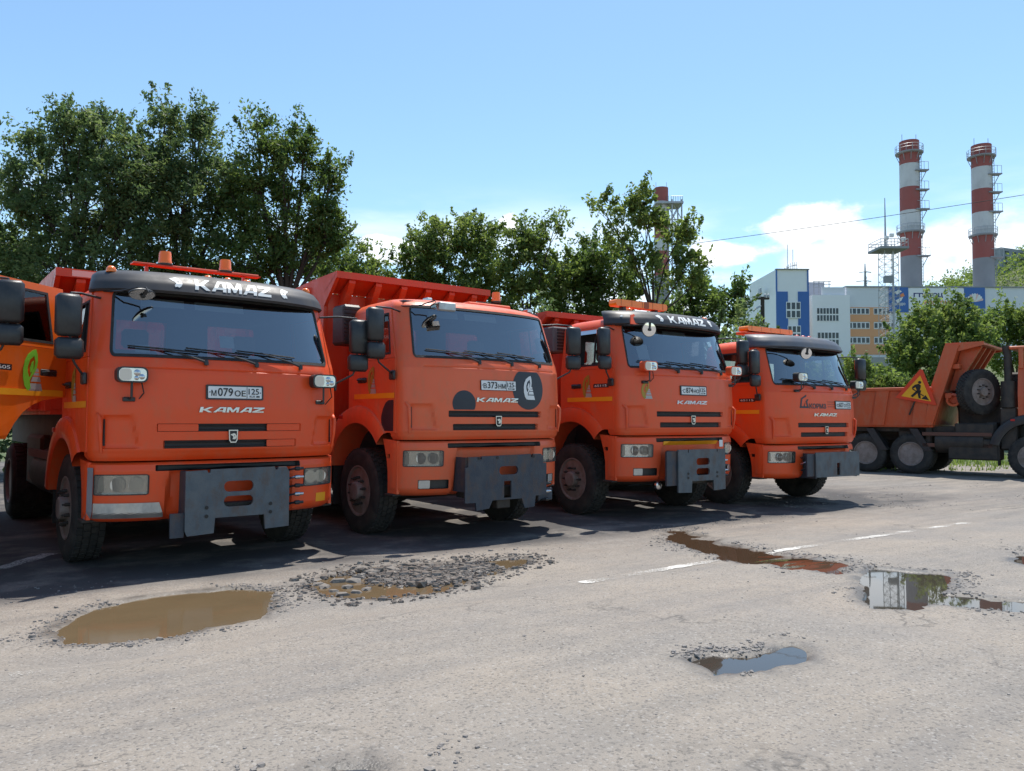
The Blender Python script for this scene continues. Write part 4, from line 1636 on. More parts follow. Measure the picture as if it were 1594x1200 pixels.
# worn white line: sheet 4 mm over the asphalt, paint left only in patches
def worn_paint(name, thr):
    m = bpy.data.materials.new(name)
    m.use_nodes = True
    n = m.node_tree
    n.nodes.clear()
    o = n.nodes.new('ShaderNodeOutputMaterial')
    tr = n.nodes.new('ShaderNodeBsdfTransparent')
    df = n.nodes.new('ShaderNodeBsdfPrincipled')
    df.inputs['Base Color'].default_value = (.62, .59, .54, 1)
    df.inputs['Roughness'].default_value = .8
    co_ = n.nodes.new('ShaderNodeTexCoord').outputs['Object']
    t1 = n.nodes.new('ShaderNodeTexNoise')
    t1.inputs['Scale'].default_value = 60
    t1.inputs['Detail'].default_value = 5
    t1.inputs['Roughness'].default_value = .75
    t2 = n.nodes.new('ShaderNodeTexNoise')
    t2.inputs['Scale'].default_value = 1.4
    t2.inputs['Detail'].default_value = 5
    for t in (t1, t2):
        n.links.new(co_, t.inputs['Vector'])
    ad = n.nodes.new('ShaderNodeMath')
    n.links.new(t1.outputs[0], ad.inputs[0])
    n.links.new(t2.outputs[0], ad.inputs[1])
    k = n.nodes.new('ShaderNodeMapRange')
    n.links.new(ad.outputs[0], k.inputs[0])
    k.inputs[1].default_value = thr
    k.inputs[2].default_value = thr + .08
    x = n.nodes.new('ShaderNodeMixShader')
    n.links.new(k.outputs[0], x.inputs[0])
    n.links.new(tr.outputs[0], x.inputs[1])
    n.links.new(df.outputs[0], x.inputs[2])
    n.links.new(x.outputs[0], o.inputs[0])
    return m


def marking(pts, wd, m, label):
    P_ = [gp(*q) for q in pts]
    v, f = [], []
    n = 0
    for a, b_ in zip(P_[:-1], P_[1:]):
        L = (b_ - a).length
        k = max(2, int(L / .06))
        for i in range(k + 1):
            p = a.lerp(b_, i / k)
            d = (b_ - a).normalized()
            nn = Vector((-d.y, d.x, 0))
            jit = .012 * math.sin(p.x * 23) + .008 * math.sin(p.x * 57)
            for s_ in (-1, 1):
                q = p + nn * s_ * (wd / 2 + jit)
                v.append((q.x, q.y))
    va = np.array(v)
    z, _ = ground_z(va[:, 0].copy(), va[:, 1].copy())
    f = [(2 * i, 2 * i + 1, 2 * i + 3, 2 * i + 2) for i in range(len(v) // 2 - 1)]
    mb = MB().add([(a, b_, c_ + .004) for (a, b_), c_ in zip(v, z)], f)
    o = mb.build('road_marking', m, None, 40)
    tag(o, label, kind='structure')


WP1, WP2 = worn_paint('worn_white_paint', .975), worn_paint('nearly_gone_white_paint', 1.09)
marking([(905, 908), (1130, 870), (1320, 841), (1505, 814)], .13, WP1, 'worn white painted line across the sunny asphalt')
marking([(15, 1051), (150, 1028), (272, 1007)], .12, WP2, 'faint flaking remains of a white line near the camera')
marking([(330, 998), (470, 975), (640, 948), (800, 922)], .10, worn_paint('traces_of_paint', 1.16), 'last traces of white paint past the muddy puddles')
marking([(-10, 888), (78, 862)], .16, worn_paint('shaded_line_paint', .97), 'worn white bay line in the shade of the trucks')

# loose stone: gravel as one mass, broken asphalt chunks singly
def rock_pts(n_, seed):
    r_ = np.random.default_rng(seed)
    v = np.array([(1, 0, -.4), (.3, .95, -.4), (-.8, .6, -.4), (-.8, -.6, -.4), (.3, -.95, -.4), (.6, .5, .45), (-.4, .7, .5), (-.6, -.4, .5), (.3, -.7, .45)])
    return v


RF = [(0, 1, 5), (1, 6, 5), (1, 2, 6), (2, 7, 6), (2, 3, 7), (3, 8, 7), (3, 4, 8), (4, 0, 8), (0, 5, 8), (5, 6, 7), (5, 7, 8), (0, 4, 3), (0, 3, 2), (0, 2, 1)]
base_r = rock_pts(0, 0)
M_STONE = mat('crushed_stone', (.19, .168, .148), .6, var=.8, second=(.20, .18, .17), vs=11, bump=.4)
pts = []
for k, num, spread in (('a', 800, .08), ('b', 6500, .20), ('c', 420, .08), ('d', 900, .14), ('e', 420, .06), ('f', 260, .14), ('g', 120, .1)):
    P_ = np.array(PUD[k]['poly'])
    lo, hi = P_.min(0) - .35, P_.max(0) + .35
    q = rng.uniform(lo, hi, (num * 14, 2))
    s_ = poly_sd(q[:, 0], q[:, 1], PUD[k]['poly'])
    if k == 'b':
        cx = np.interp(q[:, 0], [2.8, 3.1, 3.35, 4.1, 4.3], [0, .3, .9, .8, 0])
        keep = (s_ < .2) & (rng.random(len(q)) < np.where(s_ < -.1, cx * np.clip((q[:, 1] - 5.95 - .12 * np.sin(q[:, 0] * 5)) / .2, 0, 1), .05))
    else:
        keep = rng.random(len(q)) < np.exp(-((s_ - .05) / spread) ** 2) * (fbm(q[:, 0] * 2.5, q[:, 1] * 2.5, 9) > .46)
    if k == 'b':
        ib0 = sum(len(p) for p in pts)
        ib1 = ib0 + len(q[keep][:num])
    pts.append(q[keep][:num])
# crumbly strip along the parking edge and far right
q = rng.uniform((-.5, 6.6), (16, 9.0), (9000, 2))
keep = rng.random(len(q)) < np.exp(-((q[:, 1] - 7.1 - .35 * np.sin(q[:, 0] * .8)) / .35) ** 2) * (fbm(q[:, 0], q[:, 1], 31) > .48) * .5
pts.append(q[keep])
q = np.stack([rng.uniform(11, 20, 2600), rng.uniform(5.2, 9.2, 2600)], 1)
keep = fbm(q[:, 0] * .7, q[:, 1] * 1.4, 77) > .50
pts.append(q[keep])
q = np.stack([rng.uniform(-.5, 9, 1500), rng.uniform(1.5, 7, 1500)], 1)
pts.append(q)
Q = np.concatenate(pts)
Z, _ = ground_z(Q[:, 0].copy(), Q[:, 1].copy())
Z[ib0:ib1] = np.maximum(Z[ib0:ib1], .03 + WATER_Z + rng.uniform(-.008, .010, ib1 - ib0))      # rubble heaped up to the water line
n_ = len(Q)
S_ = np.clip(rng.lognormal(math.log(.0068), .5, n_), .0025, .03)
S_[-1500:] *= .45
S_[ib0:ib1] *= rng.uniform(.9, 2.6, ib1 - ib0)
an = rng.uniform(0, 6.28, n_)
bv = base_r[None] * (1 + rng.uniform(-.3, .3, (n_, 9, 1))) * S_[:, None, None] * np.array([1, 1, .75])
bv = np.stack([bv[..., 0] * np.cos(an)[:, None] - bv[..., 1] * np.sin(an)[:, None], bv[..., 0] * np.sin(an)[:, None] + bv[..., 1] * np.cos(an)[:, None], bv[..., 2]], -1)
bv += np.stack([Q[:, 0], Q[:, 1], Z + S_ * .15], 1)[:, None, :]
isb = np.zeros(n_, bool)
isb[ib0:ib1] = True
M_WETR = mat('wet_broken_rubble', (.085, .072, .062), .42, var=.9, second=(.20, .175, .15), vs=16, bump=.5)
rbv = bv[isb].reshape(-1, 3)
rbf = (np.array(RF)[None] + (np.arange(isb.sum()) * 9)[:, None, None]).reshape(-1, 3)
ro_ = link(bpy.data.objects.new('rubble', np_mesh('rubble', rbv, rbf, M_WETR, False)))
tag(ro_, 'dark wet rubble heaped in the second pothole', kind='stuff')
bv = bv[~isb]
n_ = len(bv)
fcs = (np.array(RF)[None] + (np.arange(n_) * 9)[:, None, None]).reshape(-1, 3)
gv = link(bpy.data.objects.new('gravel', np_mesh('gravel', bv.reshape(-1, 3), fcs, M_STONE, False)))
tag(gv, 'loose grey gravel crumbled from the broken asphalt', kind='stuff')

M_CHUNK = mat('broken_asphalt', (.15, .135, .12), .85, var=.8, second=(.24, .21, .18), vs=25, bump=.6)
spots = [(505, 912, .06), (520, 918, .045), (548, 903, .08), (560, 897, .06), (580, 889, .07), (596, 884, .06), (612, 886, .075), (500, 898, .05), (515, 893, .06), (540, 912, .055), (555, 920, .05), (533, 924, .06), (570, 915, .05),
         (690, 885, .05), (720, 888, .045), (745, 884, .06), (760, 880, .05), (650, 884, .05), (630, 893, .055), (605, 902, .06), (585, 905, .045), (560, 884, .06), (665, 900, .04), (780, 882, .045), (495, 908, .05), (528, 903, .07)]
for i, (a, b_, s_) in enumerate(spots):
    p = gp(a, b_, .03)
    v = base_r * (1 + rng.uniform(-.28, .28, (9, 1))) * s_ * np.array([1.25, .9, .55])
    t = rng.uniform(0, 6.28)
    v = np.stack([v[:, 0] * math.cos(t) - v[:, 1] * math.sin(t), v[:, 0] * math.sin(t) + v[:, 1] * math.cos(t), v[:, 2]], 1)
    o = MB().add(v, RF).build('asphalt_chunk', M_CHUNK, None, 0)
    o.location = (p.x, p.y, .03 + WATER_Z + s_ * .08)
    tag(o, 'broken grey asphalt chunk lying among others in the muddy pothole', 'rubble', 'asphalt chunks in the muddy pothole')
# ------------------------------------------------------------------ trucks
T = [
    dict(id=0, X=-1.05, D=7.92, rot=3.0, dz=.13, paint=0, zb=.38, body=3.05, plate=(0, 1.66, ('О', '605', 'ЕТ'), True), open_door=46,
         label='bright orange truck cut off at the left edge, driver door open, green leaf logo'),
    dict(id=1, X=2.197, D=7.831, rot=4.27, dz=.014, paint=1, zb=.465, body=3.02, mirr=1.38, bot=1.5, axles=(5.6,), plate=(0.0, 1.66, ('М', '079', 'ОЕ'), True), blank={0: ((-.695, -.34), (.33, .695)), 1: ((.33, .64),)},
         label='orange truck with black KAMAZ visor, two roof beacons and plate M079OE'),
    dict(id=2, X=5.374, D=7.962, rot=3.1, dz=.162, paint=2, zb=.375, mirr=1.52, body=3.36, plate=(-.01, 1.668, ('В', '373', 'НМ'), False), fog=True,
         label='faded orange dump truck without visor, black dots on its hood'),
    dict(id=3, X=8.788, D=7.956, rot=.08, dz=.181, paint=3, zb=.365, body=3.12, plate=(.01, 1.665, ('С', '874', 'НО'), True), fog=True, open_left=True,
         label='red-orange truck with long amber light bar, KAMAZ visor and leaf logo'),
    dict(id=4, X=11.856, D=7.819, rot=-.26, dz=.018, paint=4, zb=.455, body=2.45, plate=(.53, 1.66, ('С', '607', 'ОТ'), True), yc=2.0,
         label='red-orange truck farthest right in the row with KOPM3 lettering on hood'),
]
for c in T:
    make_truck(c)
T0, T1, T2, T3, T4 = T
F = CAB.front

# --- truck with the two beacons
r, dz = T1['root'], T1['dz']
visor(r, dz, (.06, .78, .115), ext=.11)
bar = MB().tube([(-.72, .95, 2.985), (.55, .88, 2.985)], .014, 6)
bar.box(-.74, .57, .86, .98, 2.965, 2.978)
for x in (-.6, .4):
    bar.box(x - .015, x + .015, .90, .94, 2.81, 2.97)
rb = bar.build('beacon_rail', BODYP, r, 30, dz=dz)
beacon(r, -.42, .92, 2.978, .125, .066, dz)
beacon(r, .20, .92, 2.978, .12, .064, dz)
for x, y in ((-1.0, .58), (-.12, .50), (.08, .50), (.28, .50), (.98, .60)):
    marker(r, x, y, 2.80, dz)
work_lamp(r, -.93, 1.80, -1, dz)
work_lamp(r, .93, 1.80, 1, dz)
front_mirror(r, -.83, 2.55, dz, 30, 55, size=(.15, .075))
T1['bolts'] = ((-.31, .60), (-.31, .52), (.30, .60), (.30, .52))
plow(r, T1, [(-.5, .40), (-.5, .94), (-.31, .945), (-.30, .92), (-.28, .92), (-.275, .95), (.34, .955), (.35, .925), (.37, .925), (.38, .95), (.46, .95), (.49, .90), (.49, .37), (.25, .36), (.24, .50), (-.23, .50), (-.24, .36), (-.48, .35)],
     [rrect(-.15, .13, .735, .835, .045), rrect(-.15, .13, .595, .695, .045)], -.17, M_PLOW, (-.62, -.50, .34, .56))
couplings(r, .60, -.05, .58, .92, 5, 0)
sk = T1['S']
MB().poly([(-1.165, .50), (-.62, .50), (-.665, .64), (-1.165, .64)], [], sk.front, .014, .03).build('aluminium_patch', M_ALU, r, 0, dz=dz)
MB().poly([(-1.205, .47), (-1.170, .47), (-1.170, .96), (-1.205, .96)], [], sk.front, .012, .05).build('edge_strip', mat('grey_strip', (.25, .24, .26), .6, var=.4), r, 0, dz=dz)
MB().add([sk.front(x, z, .004) for z in (.54, .63) for x in (.92, 1.0, 1.06)], [(0, 1, 4, 3), (1, 2, 5, 4)]).build('bumper_reflector', M_YELLOW, r, 0, dz=dz)
for a, b, c_, d, nm in ((-.86, -.74, 2.02, 2.09, 'windscreen_sticker'), (-.10, .04, 2.10, 2.22, 'paper_pass')):
    MB().add([F(x, z, -.03) for z in (c_, d) for x in lin(a, b, 4)], [(i, i + 1, i + 6, i + 5) for i in range(4)]).build(nm, M_PAPER, r, 0, dz=dz)

# --- truck with black dots
r, dz = T2['root'], T2['dz']
def dot(cx, cz, rad, lo, hi, nm):
    p = [(a, min(hi, max(lo, b))) for a, b in circ(cx, cz, rad, 40)]
    o = []
    for q in p:
        if not o or math.hypot(o[-1][0] - q[0], o[-1][1] - q[1]) > 1e-4:
            o.append(q)
    mb = MB()
    # fan with inner ring so that it follows the panel
    n = len(o)
    ccx, ccz = cx, (max(q[1] for q in o) + min(q[1] for q in o)) / 2
    v = []
    for k in (1, .66, .33):
        v += [F(ccx + (a - ccx) * k, ccz + (b - ccz) * k, .003) for a, b in o]
    v.append(F(ccx, ccz, .003))
    f = [(k * n + i, k * n + (i + 1) % n, (k + 1) * n + (i + 1) % n, (k + 1) * n + i) for k in (0, 1) for i in range(n)] + [(2 * n + i, 2 * n + (i + 1) % n, 3 * n) for i in range(n)]
    return mb.add(v, f).build(nm, M_NAVY, r, 0, recalc=False, dz=dz)
d1 = dot(.475, 1.645, .265, 1.2, 1.852, 'black_vinyl_dot')
dot(-.50, 1.445, .155, 1.372, 2, 'black_vinyl_dot')
leaf_logo(r, F, .48, 1.655, .30, .006, False, 1, M_WHITE, dz)
T2['bolts'] = ((-.15, .97), (-.42, .97), (.40, .97))
plow(r, T2, [(-.61, .46), (-.61, .86), (-.57, .87), (-.57, .985), (-.42, .985), (-.42, .955), (-.38, .955), (-.38, .99), (.36, 1.0), (.36, .96), (.40, .96), (.40, 1.0), (.53, 1.0), (.53, .89), (.61, .885), (.61, .50), (.44, .49), (.42, .36), (.27, .35), (.22, .47), (-.22, .47), (-.27, .38), (-.45, .365), (-.46, .455)],
     [rrect(-.12, .16, .765, .865, .045), [(-.05, .49), (-.05, .69), (.06, .69), (.06, .49)]], -.17, M_PLOWBL)
MB().box(-.10, .10, -.10, .0, .36, .48, .01).build('tow_block', M_DARKMET, r, 0)
couplings(r, .70, -.04, .42, .62, 3, 0)
MB().box(.62, .86, .0, .05, .40, .56, .01).build('coupling_bracket', M_PLOWBL, r, 0)
front_mirror(r, -.80, 2.58, dz, 35, 70, size=(.15, .08))
MB().box(-.85, -.62, .02, .10, 2.52, 2.62, .012, m=None).build('mirror_cover', M_ALU, r, 0, dz=dz)
beacon(r, .92, 1.30, 2.905, .13, .066, dz)
MB().tube([(.35, 1.1, 2.755), (.55, 1.25, 2.88), (.98, 1.32, 2.90)], .014, 6).build('beacon_bracket', M_DARKMET, r, 40, dz=dz)
MB().box(.1, .8, .80, 1.3, 2.745, 2.80, .015).build('roof_hatch', T2['P'], r, 0, dz=dz)
for x in (-.62, .98):
    MB().box(x - .04, x + .04, .60, .72, 2.70, 2.755, .012).build('roof_marker', M_CHROME, r, 0, dz=dz)
ib = MB().box(-1.26, -1.0, 1.66, 2.0, 2.22, 2.74, .03)
ibo = ib.build('air_intake', M_BLACKP, r, 0, dz=dz)
for i in range(9):
    MB().box(-1.262, -.99, 1.645, 1.662, 2.27 + i * .05, 2.295 + i * .05).build('intake_louvre', M_BLACK, ibo, 0)

# --- truck with the light bar
r, dz = T3['root'], T3['dz']
visor(r, dz, (.10, .80, .115))
light_bar(r, -.85, .22, .80, 2.93, dz, .10, .16)
for x, y in ((-.78, .52), (.90, .58)):
    marker(r, x, y, 2.81, dz)
MB().box(-1.05, -.84, .40, .50, 2.66, 2.74, .02).build('roof_work_lamp', M_ALU, r, 0, dz=dz)
MB().plate([(-.80, 2.60), (-.98, 2.60), (-.92, 2.74), (-.86, 2.76)], [], lambda a, b, o: (a, .20 + (b - 2.6) * .5 + abs(a) * .08 - o, b), -.01, .012).build('visor_patch', T3['P'], r, 0, dz=dz)
front_mirror(r, -.78, 2.52, dz, 0, 8, size=(.14, .105))
work_lamp(r, -.88, 1.99, -1, dz, None, T3['P'])
work_lamp(r, .97, 1.99, 1, dz, None, T3['P'])
leaf_logo(r, F, -.86, 1.665, .26, .005, True, 1, None, dz)
T3['bolts'] = ((-.30, .66), (-.30, .60), (.31, .66), (.31, .60))
plow(r, T3, [(-.5, .40), (-.5, 1.0), (-.31, 1.0), (-.305, .955), (-.29, .955), (-.285, 1.0), (.30, 1.0), (.305, .955), (.32, .955), (.325, 1.0), (.49, 1.0), (.49, .41), (.24, .40), (.235, .55), (-.22, .55), (-.23, .39)],
     [rrect(-.13, .15, .775, .875, .045), rrect(-.13, .15, .63, .73, .045)], -.17, M_PLOW, (-.70, -.5, .50, .98))
MB().add([T3['S'].front(x, z, .006) for z in (.90, .955) for x in lin(-.58, .56, 10)], [(i, i + 1, i + 12, i + 11) for i in range(10)]).build('reflective_tape', M_YELLOW, r, 0, dz=dz - .02)
MB().add([T3['S'].front(x, z, .008) for z in (.86, .96) for x in (.60, .70)], [(0, 1, 3, 2)]).build('white_reflector', M_WHITE, r, 0, dz=dz - .02)
couplings(r, .62, -.02, .60, .82, 4, 0)
MB().lathe([(.06, 0), (.055, -.03), (.03, -.04), (0, -.042)], (-.72, .02, .50), 'y', 16).build('tow_lamp', M_CHROME, r, 40)
MB().add([F(x, z, -.03) for z in (2.10, 2.32) for x in lin(-.86, -.68, 3)], [(i, i + 1, i + 5, i + 4) for i in range(3)]).build('paper_pass', M_PAPER, r, 0, dz=dz)
ib = MB().box(-1.28, -.98, 1.68, 2.05, 2.28, 2.68, .02).build('air_intake', mat('grey_intake', (.12, .12, .12), .5, var=.5, dirt=.3), r, 0, dz=dz)
for i in range(7):
    MB().box(-1.2, -1.0, 1.665, 1.682, 2.32 + i * .05, 2.345 + i * .05).build('intake_louvre', M_BLACK, ib, 0)
va = MB().plate([(.58, 2.56), (1.28, 2.56), (1.24, 2.49), (.62, 2.49)], [], lambda a, b, o: (-1.15 - o - (2.56 - b) * 1.0, a, b), 0, .006)
va.build('window_deflector', M_CHROME, r, 0, dz=dz)

# --- rightmost truck of the row
r, dz = T4['root'], T4['dz']
visor(r, dz, None, mat('grey_visor_plastic', (.075, .08, .095), .45, var=.5, second=(.12, .12, .13), vs=3, dirt=.3))
light_bar(r, -.92, .30, .95, 2.92, dz, .085, .20, False)
MB().box(-1.0, .4, .85, 1.05, 2.86, 2.90, .01).build('bar_rail', T4['P'], r, 0, dz=dz)
for x in (-.05, .12, .29):
    marker(r, x, .52, 2.81, dz, M_RED)
front_mirror(r, -.45, 2.50, dz, 0, 12, size=(.15, .095))
work_lamp(r, -.70, 2.10, -1, dz)
work_lamp(r, 1.02, 2.02, 1, dz)
lg = MB()
text_on(lg, 'КОРМЗ', F, -.22, 1.635, .44, .085, .005, .03)
lo = lg.build('hood_lettering', M_NAVY, r, 0, dz=dz)
MB().plate([(-.66, 1.60), (-.62, 1.76), (-.50, 1.82), (-.50, 1.79), (-.595, 1.745), (-.62, 1.63), (-.57, 1.63), (-.535, 1.69), (-.55, 1.63), (-.49, 1.63), (-.52, 1.71), (-.48, 1.745), (-.45, 1.745), (-.485, 1.705), (-.45, 1.60)], [], F, .001, .005).build('hood_logo', M_NAVY, lo, 0)
for i, z in enumerate((1.70, 1.66, 1.62)):
    MB().plate([(.05, z), (.05 + (.40, .28, .22)[i], z), (.05 + (.40, .28, .22)[i], z + .018), (.05, z + .018)], [], F, .001, .004).build('small_print', mat('faded_print', (.40, .07, .03), .6, var=.8, second=(.6, .08, .02), vs=60), lo, 0)
plow(r, T4, [(-.55, .50), (-.55, .90), (.66, .90), (.66, .49)], [[(.02, .52), (.02, .72), (.11, .72), (.11, .52)]], -.17, M_PLOW, (-.74, -.55, .52, .88))
couplings(r, -.62, -.10, .66, .86, 3, 0)

# --- side-on truck at the right: same cab, tipping body with tall front shield
c5 = dict(id=5, X=22.82, D=7.54, rot=13.06, dz=.15, paint=5, zb=.42, body=None, plate=(0, 1.66, ('Р', '210', 'МК'), True), axles=(4.05, 5.2),
          label='side-on orange tipper truck at the right edge carrying a spare wheel')
make_truck(c5)
r = c5['root']
P5 = PAINT[5]
sd5 = lambda a, b, o: (-1.22 - o, a, b)
sideP = [(3.55, 1.28), (5.9, 1.28), (6.0, 2.27), (3.42, 2.27)]
b5 = MB()
for sg in (-1, 1):
    b5.plate(sideP, [], lambda a, b, o: (sg * (1.22 + o), a, b), -.05, 0)
b5.box(-1.17, 1.17, 3.5, 5.9, 1.24, 1.30)
b5.plate([(-1.17, 1.3), (1.17, 1.3), (1.17, 3.3), (-1.17, 3.3)], [], lambda a, b, o: (a, 3.46 - (b - 1.3) * .29 + o, b), 0, .05)
bo5 = b5.build('tipping_body', P5, r, 0)
for y0_, y1_ in ((5.05, 5.60), (4.10, 4.60)):
    MB().plate([(y0_, 1.36), (y1_, 1.36), (y1_ - .10, 2.10), (y0_ - .14, 2.10)], [], sd5, .001, .010).build('pressed_panel', P5, bo5, 0)
for ya in (5.95, 4.98, 3.98):
    MB().plate([(ya - .30, 1.29), (ya, 1.29), (ya - .13, 2.24), (ya - .45, 2.24)], [], sd5, .001, .055).build('side_rib', P5, bo5, 0)
MB().box(-1.30, -1.20, 3.45, 6.0, 2.21, 2.30, .012).build('top_rail', P5, bo5, 0)
for sg in (-1, 1):
    MB().plate([(3.68, 1.30), (3.48, 1.30), (2.86, 3.27), (2.82, 3.36), (3.16, 3.36), (3.50, 2.31)], [], lambda a, b, o: (sg * (1.23 + o), a, b), -.06, .05).build('shield_cheek', P5, bo5, 0)
    MB().plate([(2.85, 3.20), (2.28, 3.33), (2.28, 3.42), (3.16, 3.42), (3.16, 3.37)], [], lambda a, b, o: (sg * (1.20 + o), a, b), -.02, .03).build('canopy_cheek', P5, bo5, 0)
MB().plate([(-1.18, 2.28), (1.18, 2.28), (1.18, 3.1), (-1.18, 3.1)], [], lambda a, b, o: (a, b, 3.34 + o), 0, .05).build('shield_canopy', P5, bo5, 0)
for x in (-.8, -.3, .3, .8):
    MB().plate([(3.05, 2.2), (3.16, 2.2), (2.86, 3.32), (2.4, 3.32)], [], lambda a, b, o: (x + o, a, b), -.05, .05).build('shield_rib', P5, bo5, 0)
for z in (2.0, 2.75):
    MB().box(-1.15, 1.15, 3.10 - (z - 1.8) * .25, 3.26 - (z - 1.8) * .25, z, z + .13, .01).build('shield_beam', P5, bo5, 0)
MB().lathe([(.17, -.14), (.17, .02), (.12, .03), (.09, -.08), (0, -.08)], (-1.12, 3.02, 1.95), 'x', 20, m=Matrix.Rotation(math.pi, 4, 'Z')).build('filler_cup', P5, bo5, 40)
sw_ = wheel(r, -.55, 2.55, -1, r=.58, wd=.30)
sw_.name = 'spare_wheel'
sw_.location = (-.98, 2.47, 2.15)
sw_.rotation_euler = (0.3, 0, R(56))
ex = MB().tube([(-1.05, 1.80, .75), (-1.05, 1.80, 3.05), (-1.05, 1.84, 3.28)], .09, 14)
ex.tube([(-1.05, 1.80, 1.75), (-1.05, 1.80, 2.40)], .17, 16)
ex.build('exhaust_stack', M_DARKMET, r, 40)
for a, b_, c_, d, e, g in ((2.1, 3.0, .95, 1.35, -1.15, -.6), (2.0, 3.15, .42, .95, -1.20, -.6), (3.5, 4.4, .95, 1.24, -1.0, -.5), (1.62, 1.98, .70, 1.75, -1.15, -.7)):
    MB().box(e, g, a, b_, c_, d, .03).build('side_tank', M_DARKMET, r, 0)
for y in (3.62, 4.72):
    MB().plate([(y + .25, 1.2), (y + .45, 1.2), (y + .1, .62), (y - .1, .62)], [], sd5, -.3, -.02).build('mud_guard', M_BLACKP, r, 0)
MB().box(-1.2, 1.2, .1, 1.75, 3.18, 3.26, .02).build('roof_rack', P5, r, 0)
for sg in (-1, 1):
    MB().box(sg * 1.1, sg * 1.2, 1.45, 1.55, 2.7, 3.2, .01).build('rack_post', P5, r, 0)

MB().box(-.62, .62, 1.9, 5.9, 1.02, 1.236).build('sub_frame', M_DARKMET, r, 0)
MB().box(-.55, .95, 1.85, 3.05, 1.14, 1.95, .05).build('hoist_housing', M_DARKMET, r, 0)
MB().tube([(0, 2.9, 1.1), (0, 3.15, 2.3)], .14, 14).build('hoist_cylinder', M_DARKMET, r, 40)
MB().box(.5, 1.0, 1.7, 2.1, 1.2, 2.7, .05).build('air_cleaner', M_DARKMET, r, 0)

# roadworks warning sign leaning on the tipper body
M_SIGNR = mat('sign_red', (.72, .06, .02), .45, var=.3)
M_SIGNY = mat('sign_yellow', (.85, .42, .02), .45, var=.3)
sroot = empty('roadworks_sign', (0, 0, 0))
tag(sroot, 'red-bordered yellow triangular roadworks sign hung on the side of the tipper body', 'road sign')
sroot.location = Vector((c5['X'], c5['D'], 0)) + Matrix.Rotation(R(c5['rot']), 3, 'Z') @ Vector((-1.36, 3.80, 2.19))
sroot.rotation_euler.z = R(c5['rot'])
tilt = Matrix.Rotation(R(-8), 2)
sgk = .88
sf0 = lambda a, b, o: (-o - b * .12, -(a * math.cos(R(-12)) - b * math.sin(R(-12))), a * math.sin(R(-12)) + b * math.cos(R(-12)))
sf = lambda a, b, o: sf0(a * sgk, b * sgk, o)
tri_ = lambda k: [(-.66 * k, -.36 * k - (1 - k) * .0), (.66 * k, -.36 * k), (.04 * k, .74 * k), (-.04 * k, .74 * k)]
MB().plate(tri_(.88), [], sf, 0, .012).build('sign_border', M_SIGNR, sroot, 0)
MB().plate([(-.42, -.235), (.42, -.235), (0, .47)], [], sf, .010, .016).build('sign_field', M_SIGNY, sroot, 0)
man = MB()
man.plate(circ(.02, .265, .045, 12), [], sf, .014, .020)
man.plate([(.0, .22), (-.10, .17), (-.17, .08), (-.13, .05), (-.07, .10), (-.02, .02), (-.16, -.18), (-.10, -.21), (.06, .0), (.07, .18)], [], sf, .014, .020)
man.plate([(.04, .02), (.02, -.08), (.07, -.21), (.13, -.21), (.09, -.07), (.10, .04)], [], sf, .014, .020)
man.plate([(-.15, .06), (.12, -.07), (.20, -.10), (.19, -.13), (-.16, .03)], [], sf, .014, .020)
man.plate([(.14, -.21), (.24, -.08), (.36, -.21)], [], sf, .014, .020)
man.build('digging_figure', M_BLACK, sroot, 0)
MB().tube([sf(.10, .35, -.02), sf(-.12, -.75, -.02)], .02, 6).build('sign_stay', M_DARKMET, sroot, 40)
# ------------------------------------------------------------------ trees
def leaf_mat(name, a, b_, c_):
    m = bpy.data.materials.new(name)
    m.use_nodes = True
    n = m.node_tree
    n.nodes.clear()
    o = n.nodes.new('ShaderNodeOutputMaterial')
    ge = n.nodes.new('ShaderNodeNewGeometry')
    cr = n.nodes.new('ShaderNodeValToRGB')
    e = cr.color_ramp.elements
    e[0].color = (*a, 1)
    e[1].color = (*c_, 1)
    k = e.new(.55)
    k.color = (*b_, 1)
    at_ = n.nodes.new('ShaderNodeAttribute')
    at_.attribute_name = 'tint'
    mm = n.nodes.new('ShaderNodeMath')
    mm.operation = 'MULTIPLY_ADD'
    n.links.new(ge.outputs['Random Per Island'], mm.inputs[0])
    mm.inputs[1].default_value = .45
    ms = n.nodes.new('ShaderNodeMath')
    ms.operation = 'MULTIPLY'
    ms.inputs[1].default_value = .55
    n.links.new(at_.outputs['Fac'], ms.inputs[0])
    n.links.new(ms.outputs[0], mm.inputs[2])
    n.links.new(mm.outputs[0], cr.inputs[0])
    p = n.nodes.new('ShaderNodeBsdfPrincipled')
    p.inputs['Roughness'].default_value = .55
    p.inputs['Specular IOR Level'].default_value = .35
    n.links.new(cr.outputs[0], p.inputs['Base Color'])
    t = n.nodes.new('ShaderNodeBsdfTranslucent')
    hs = n.nodes.new('ShaderNodeHueSaturation')
    hs.inputs['Value'].default_value = 1.9
    hs.inputs['Saturation'].default_value = 1.1
    hs.inputs['Hue'].default_value = .485
    n.links.new(cr.outputs[0], hs.inputs['Color'])
    n.links.new(hs.outputs[0], t.inputs[0])
    x = n.nodes.new('ShaderNodeMixShader')
    x.inputs[0].default_value = .48
    n.links.new(p.outputs[0], x.inputs[1])
    n.links.new(t.outputs[0], x.inputs[2])
    n.links.new(x.outputs[0], o.inputs[0])
    return m


LEAF_D = leaf_mat('dark_leaves', (.050, .088, .036), (.098, .150, .056), (.190, .240, .090))
LEAF_M = leaf_mat('green_leaves', (.044, .080, .022), (.085, .140, .036), (.150, .200, .060))
LEAF_L = leaf_mat('light_leaves', (.065, .108, .030), (.130, .190, .050), (.215, .265, .085))
M_BARK = mat('bark', (.055, .042, .033), .9, var=.6, vs=8, bump=.8, bs=14)


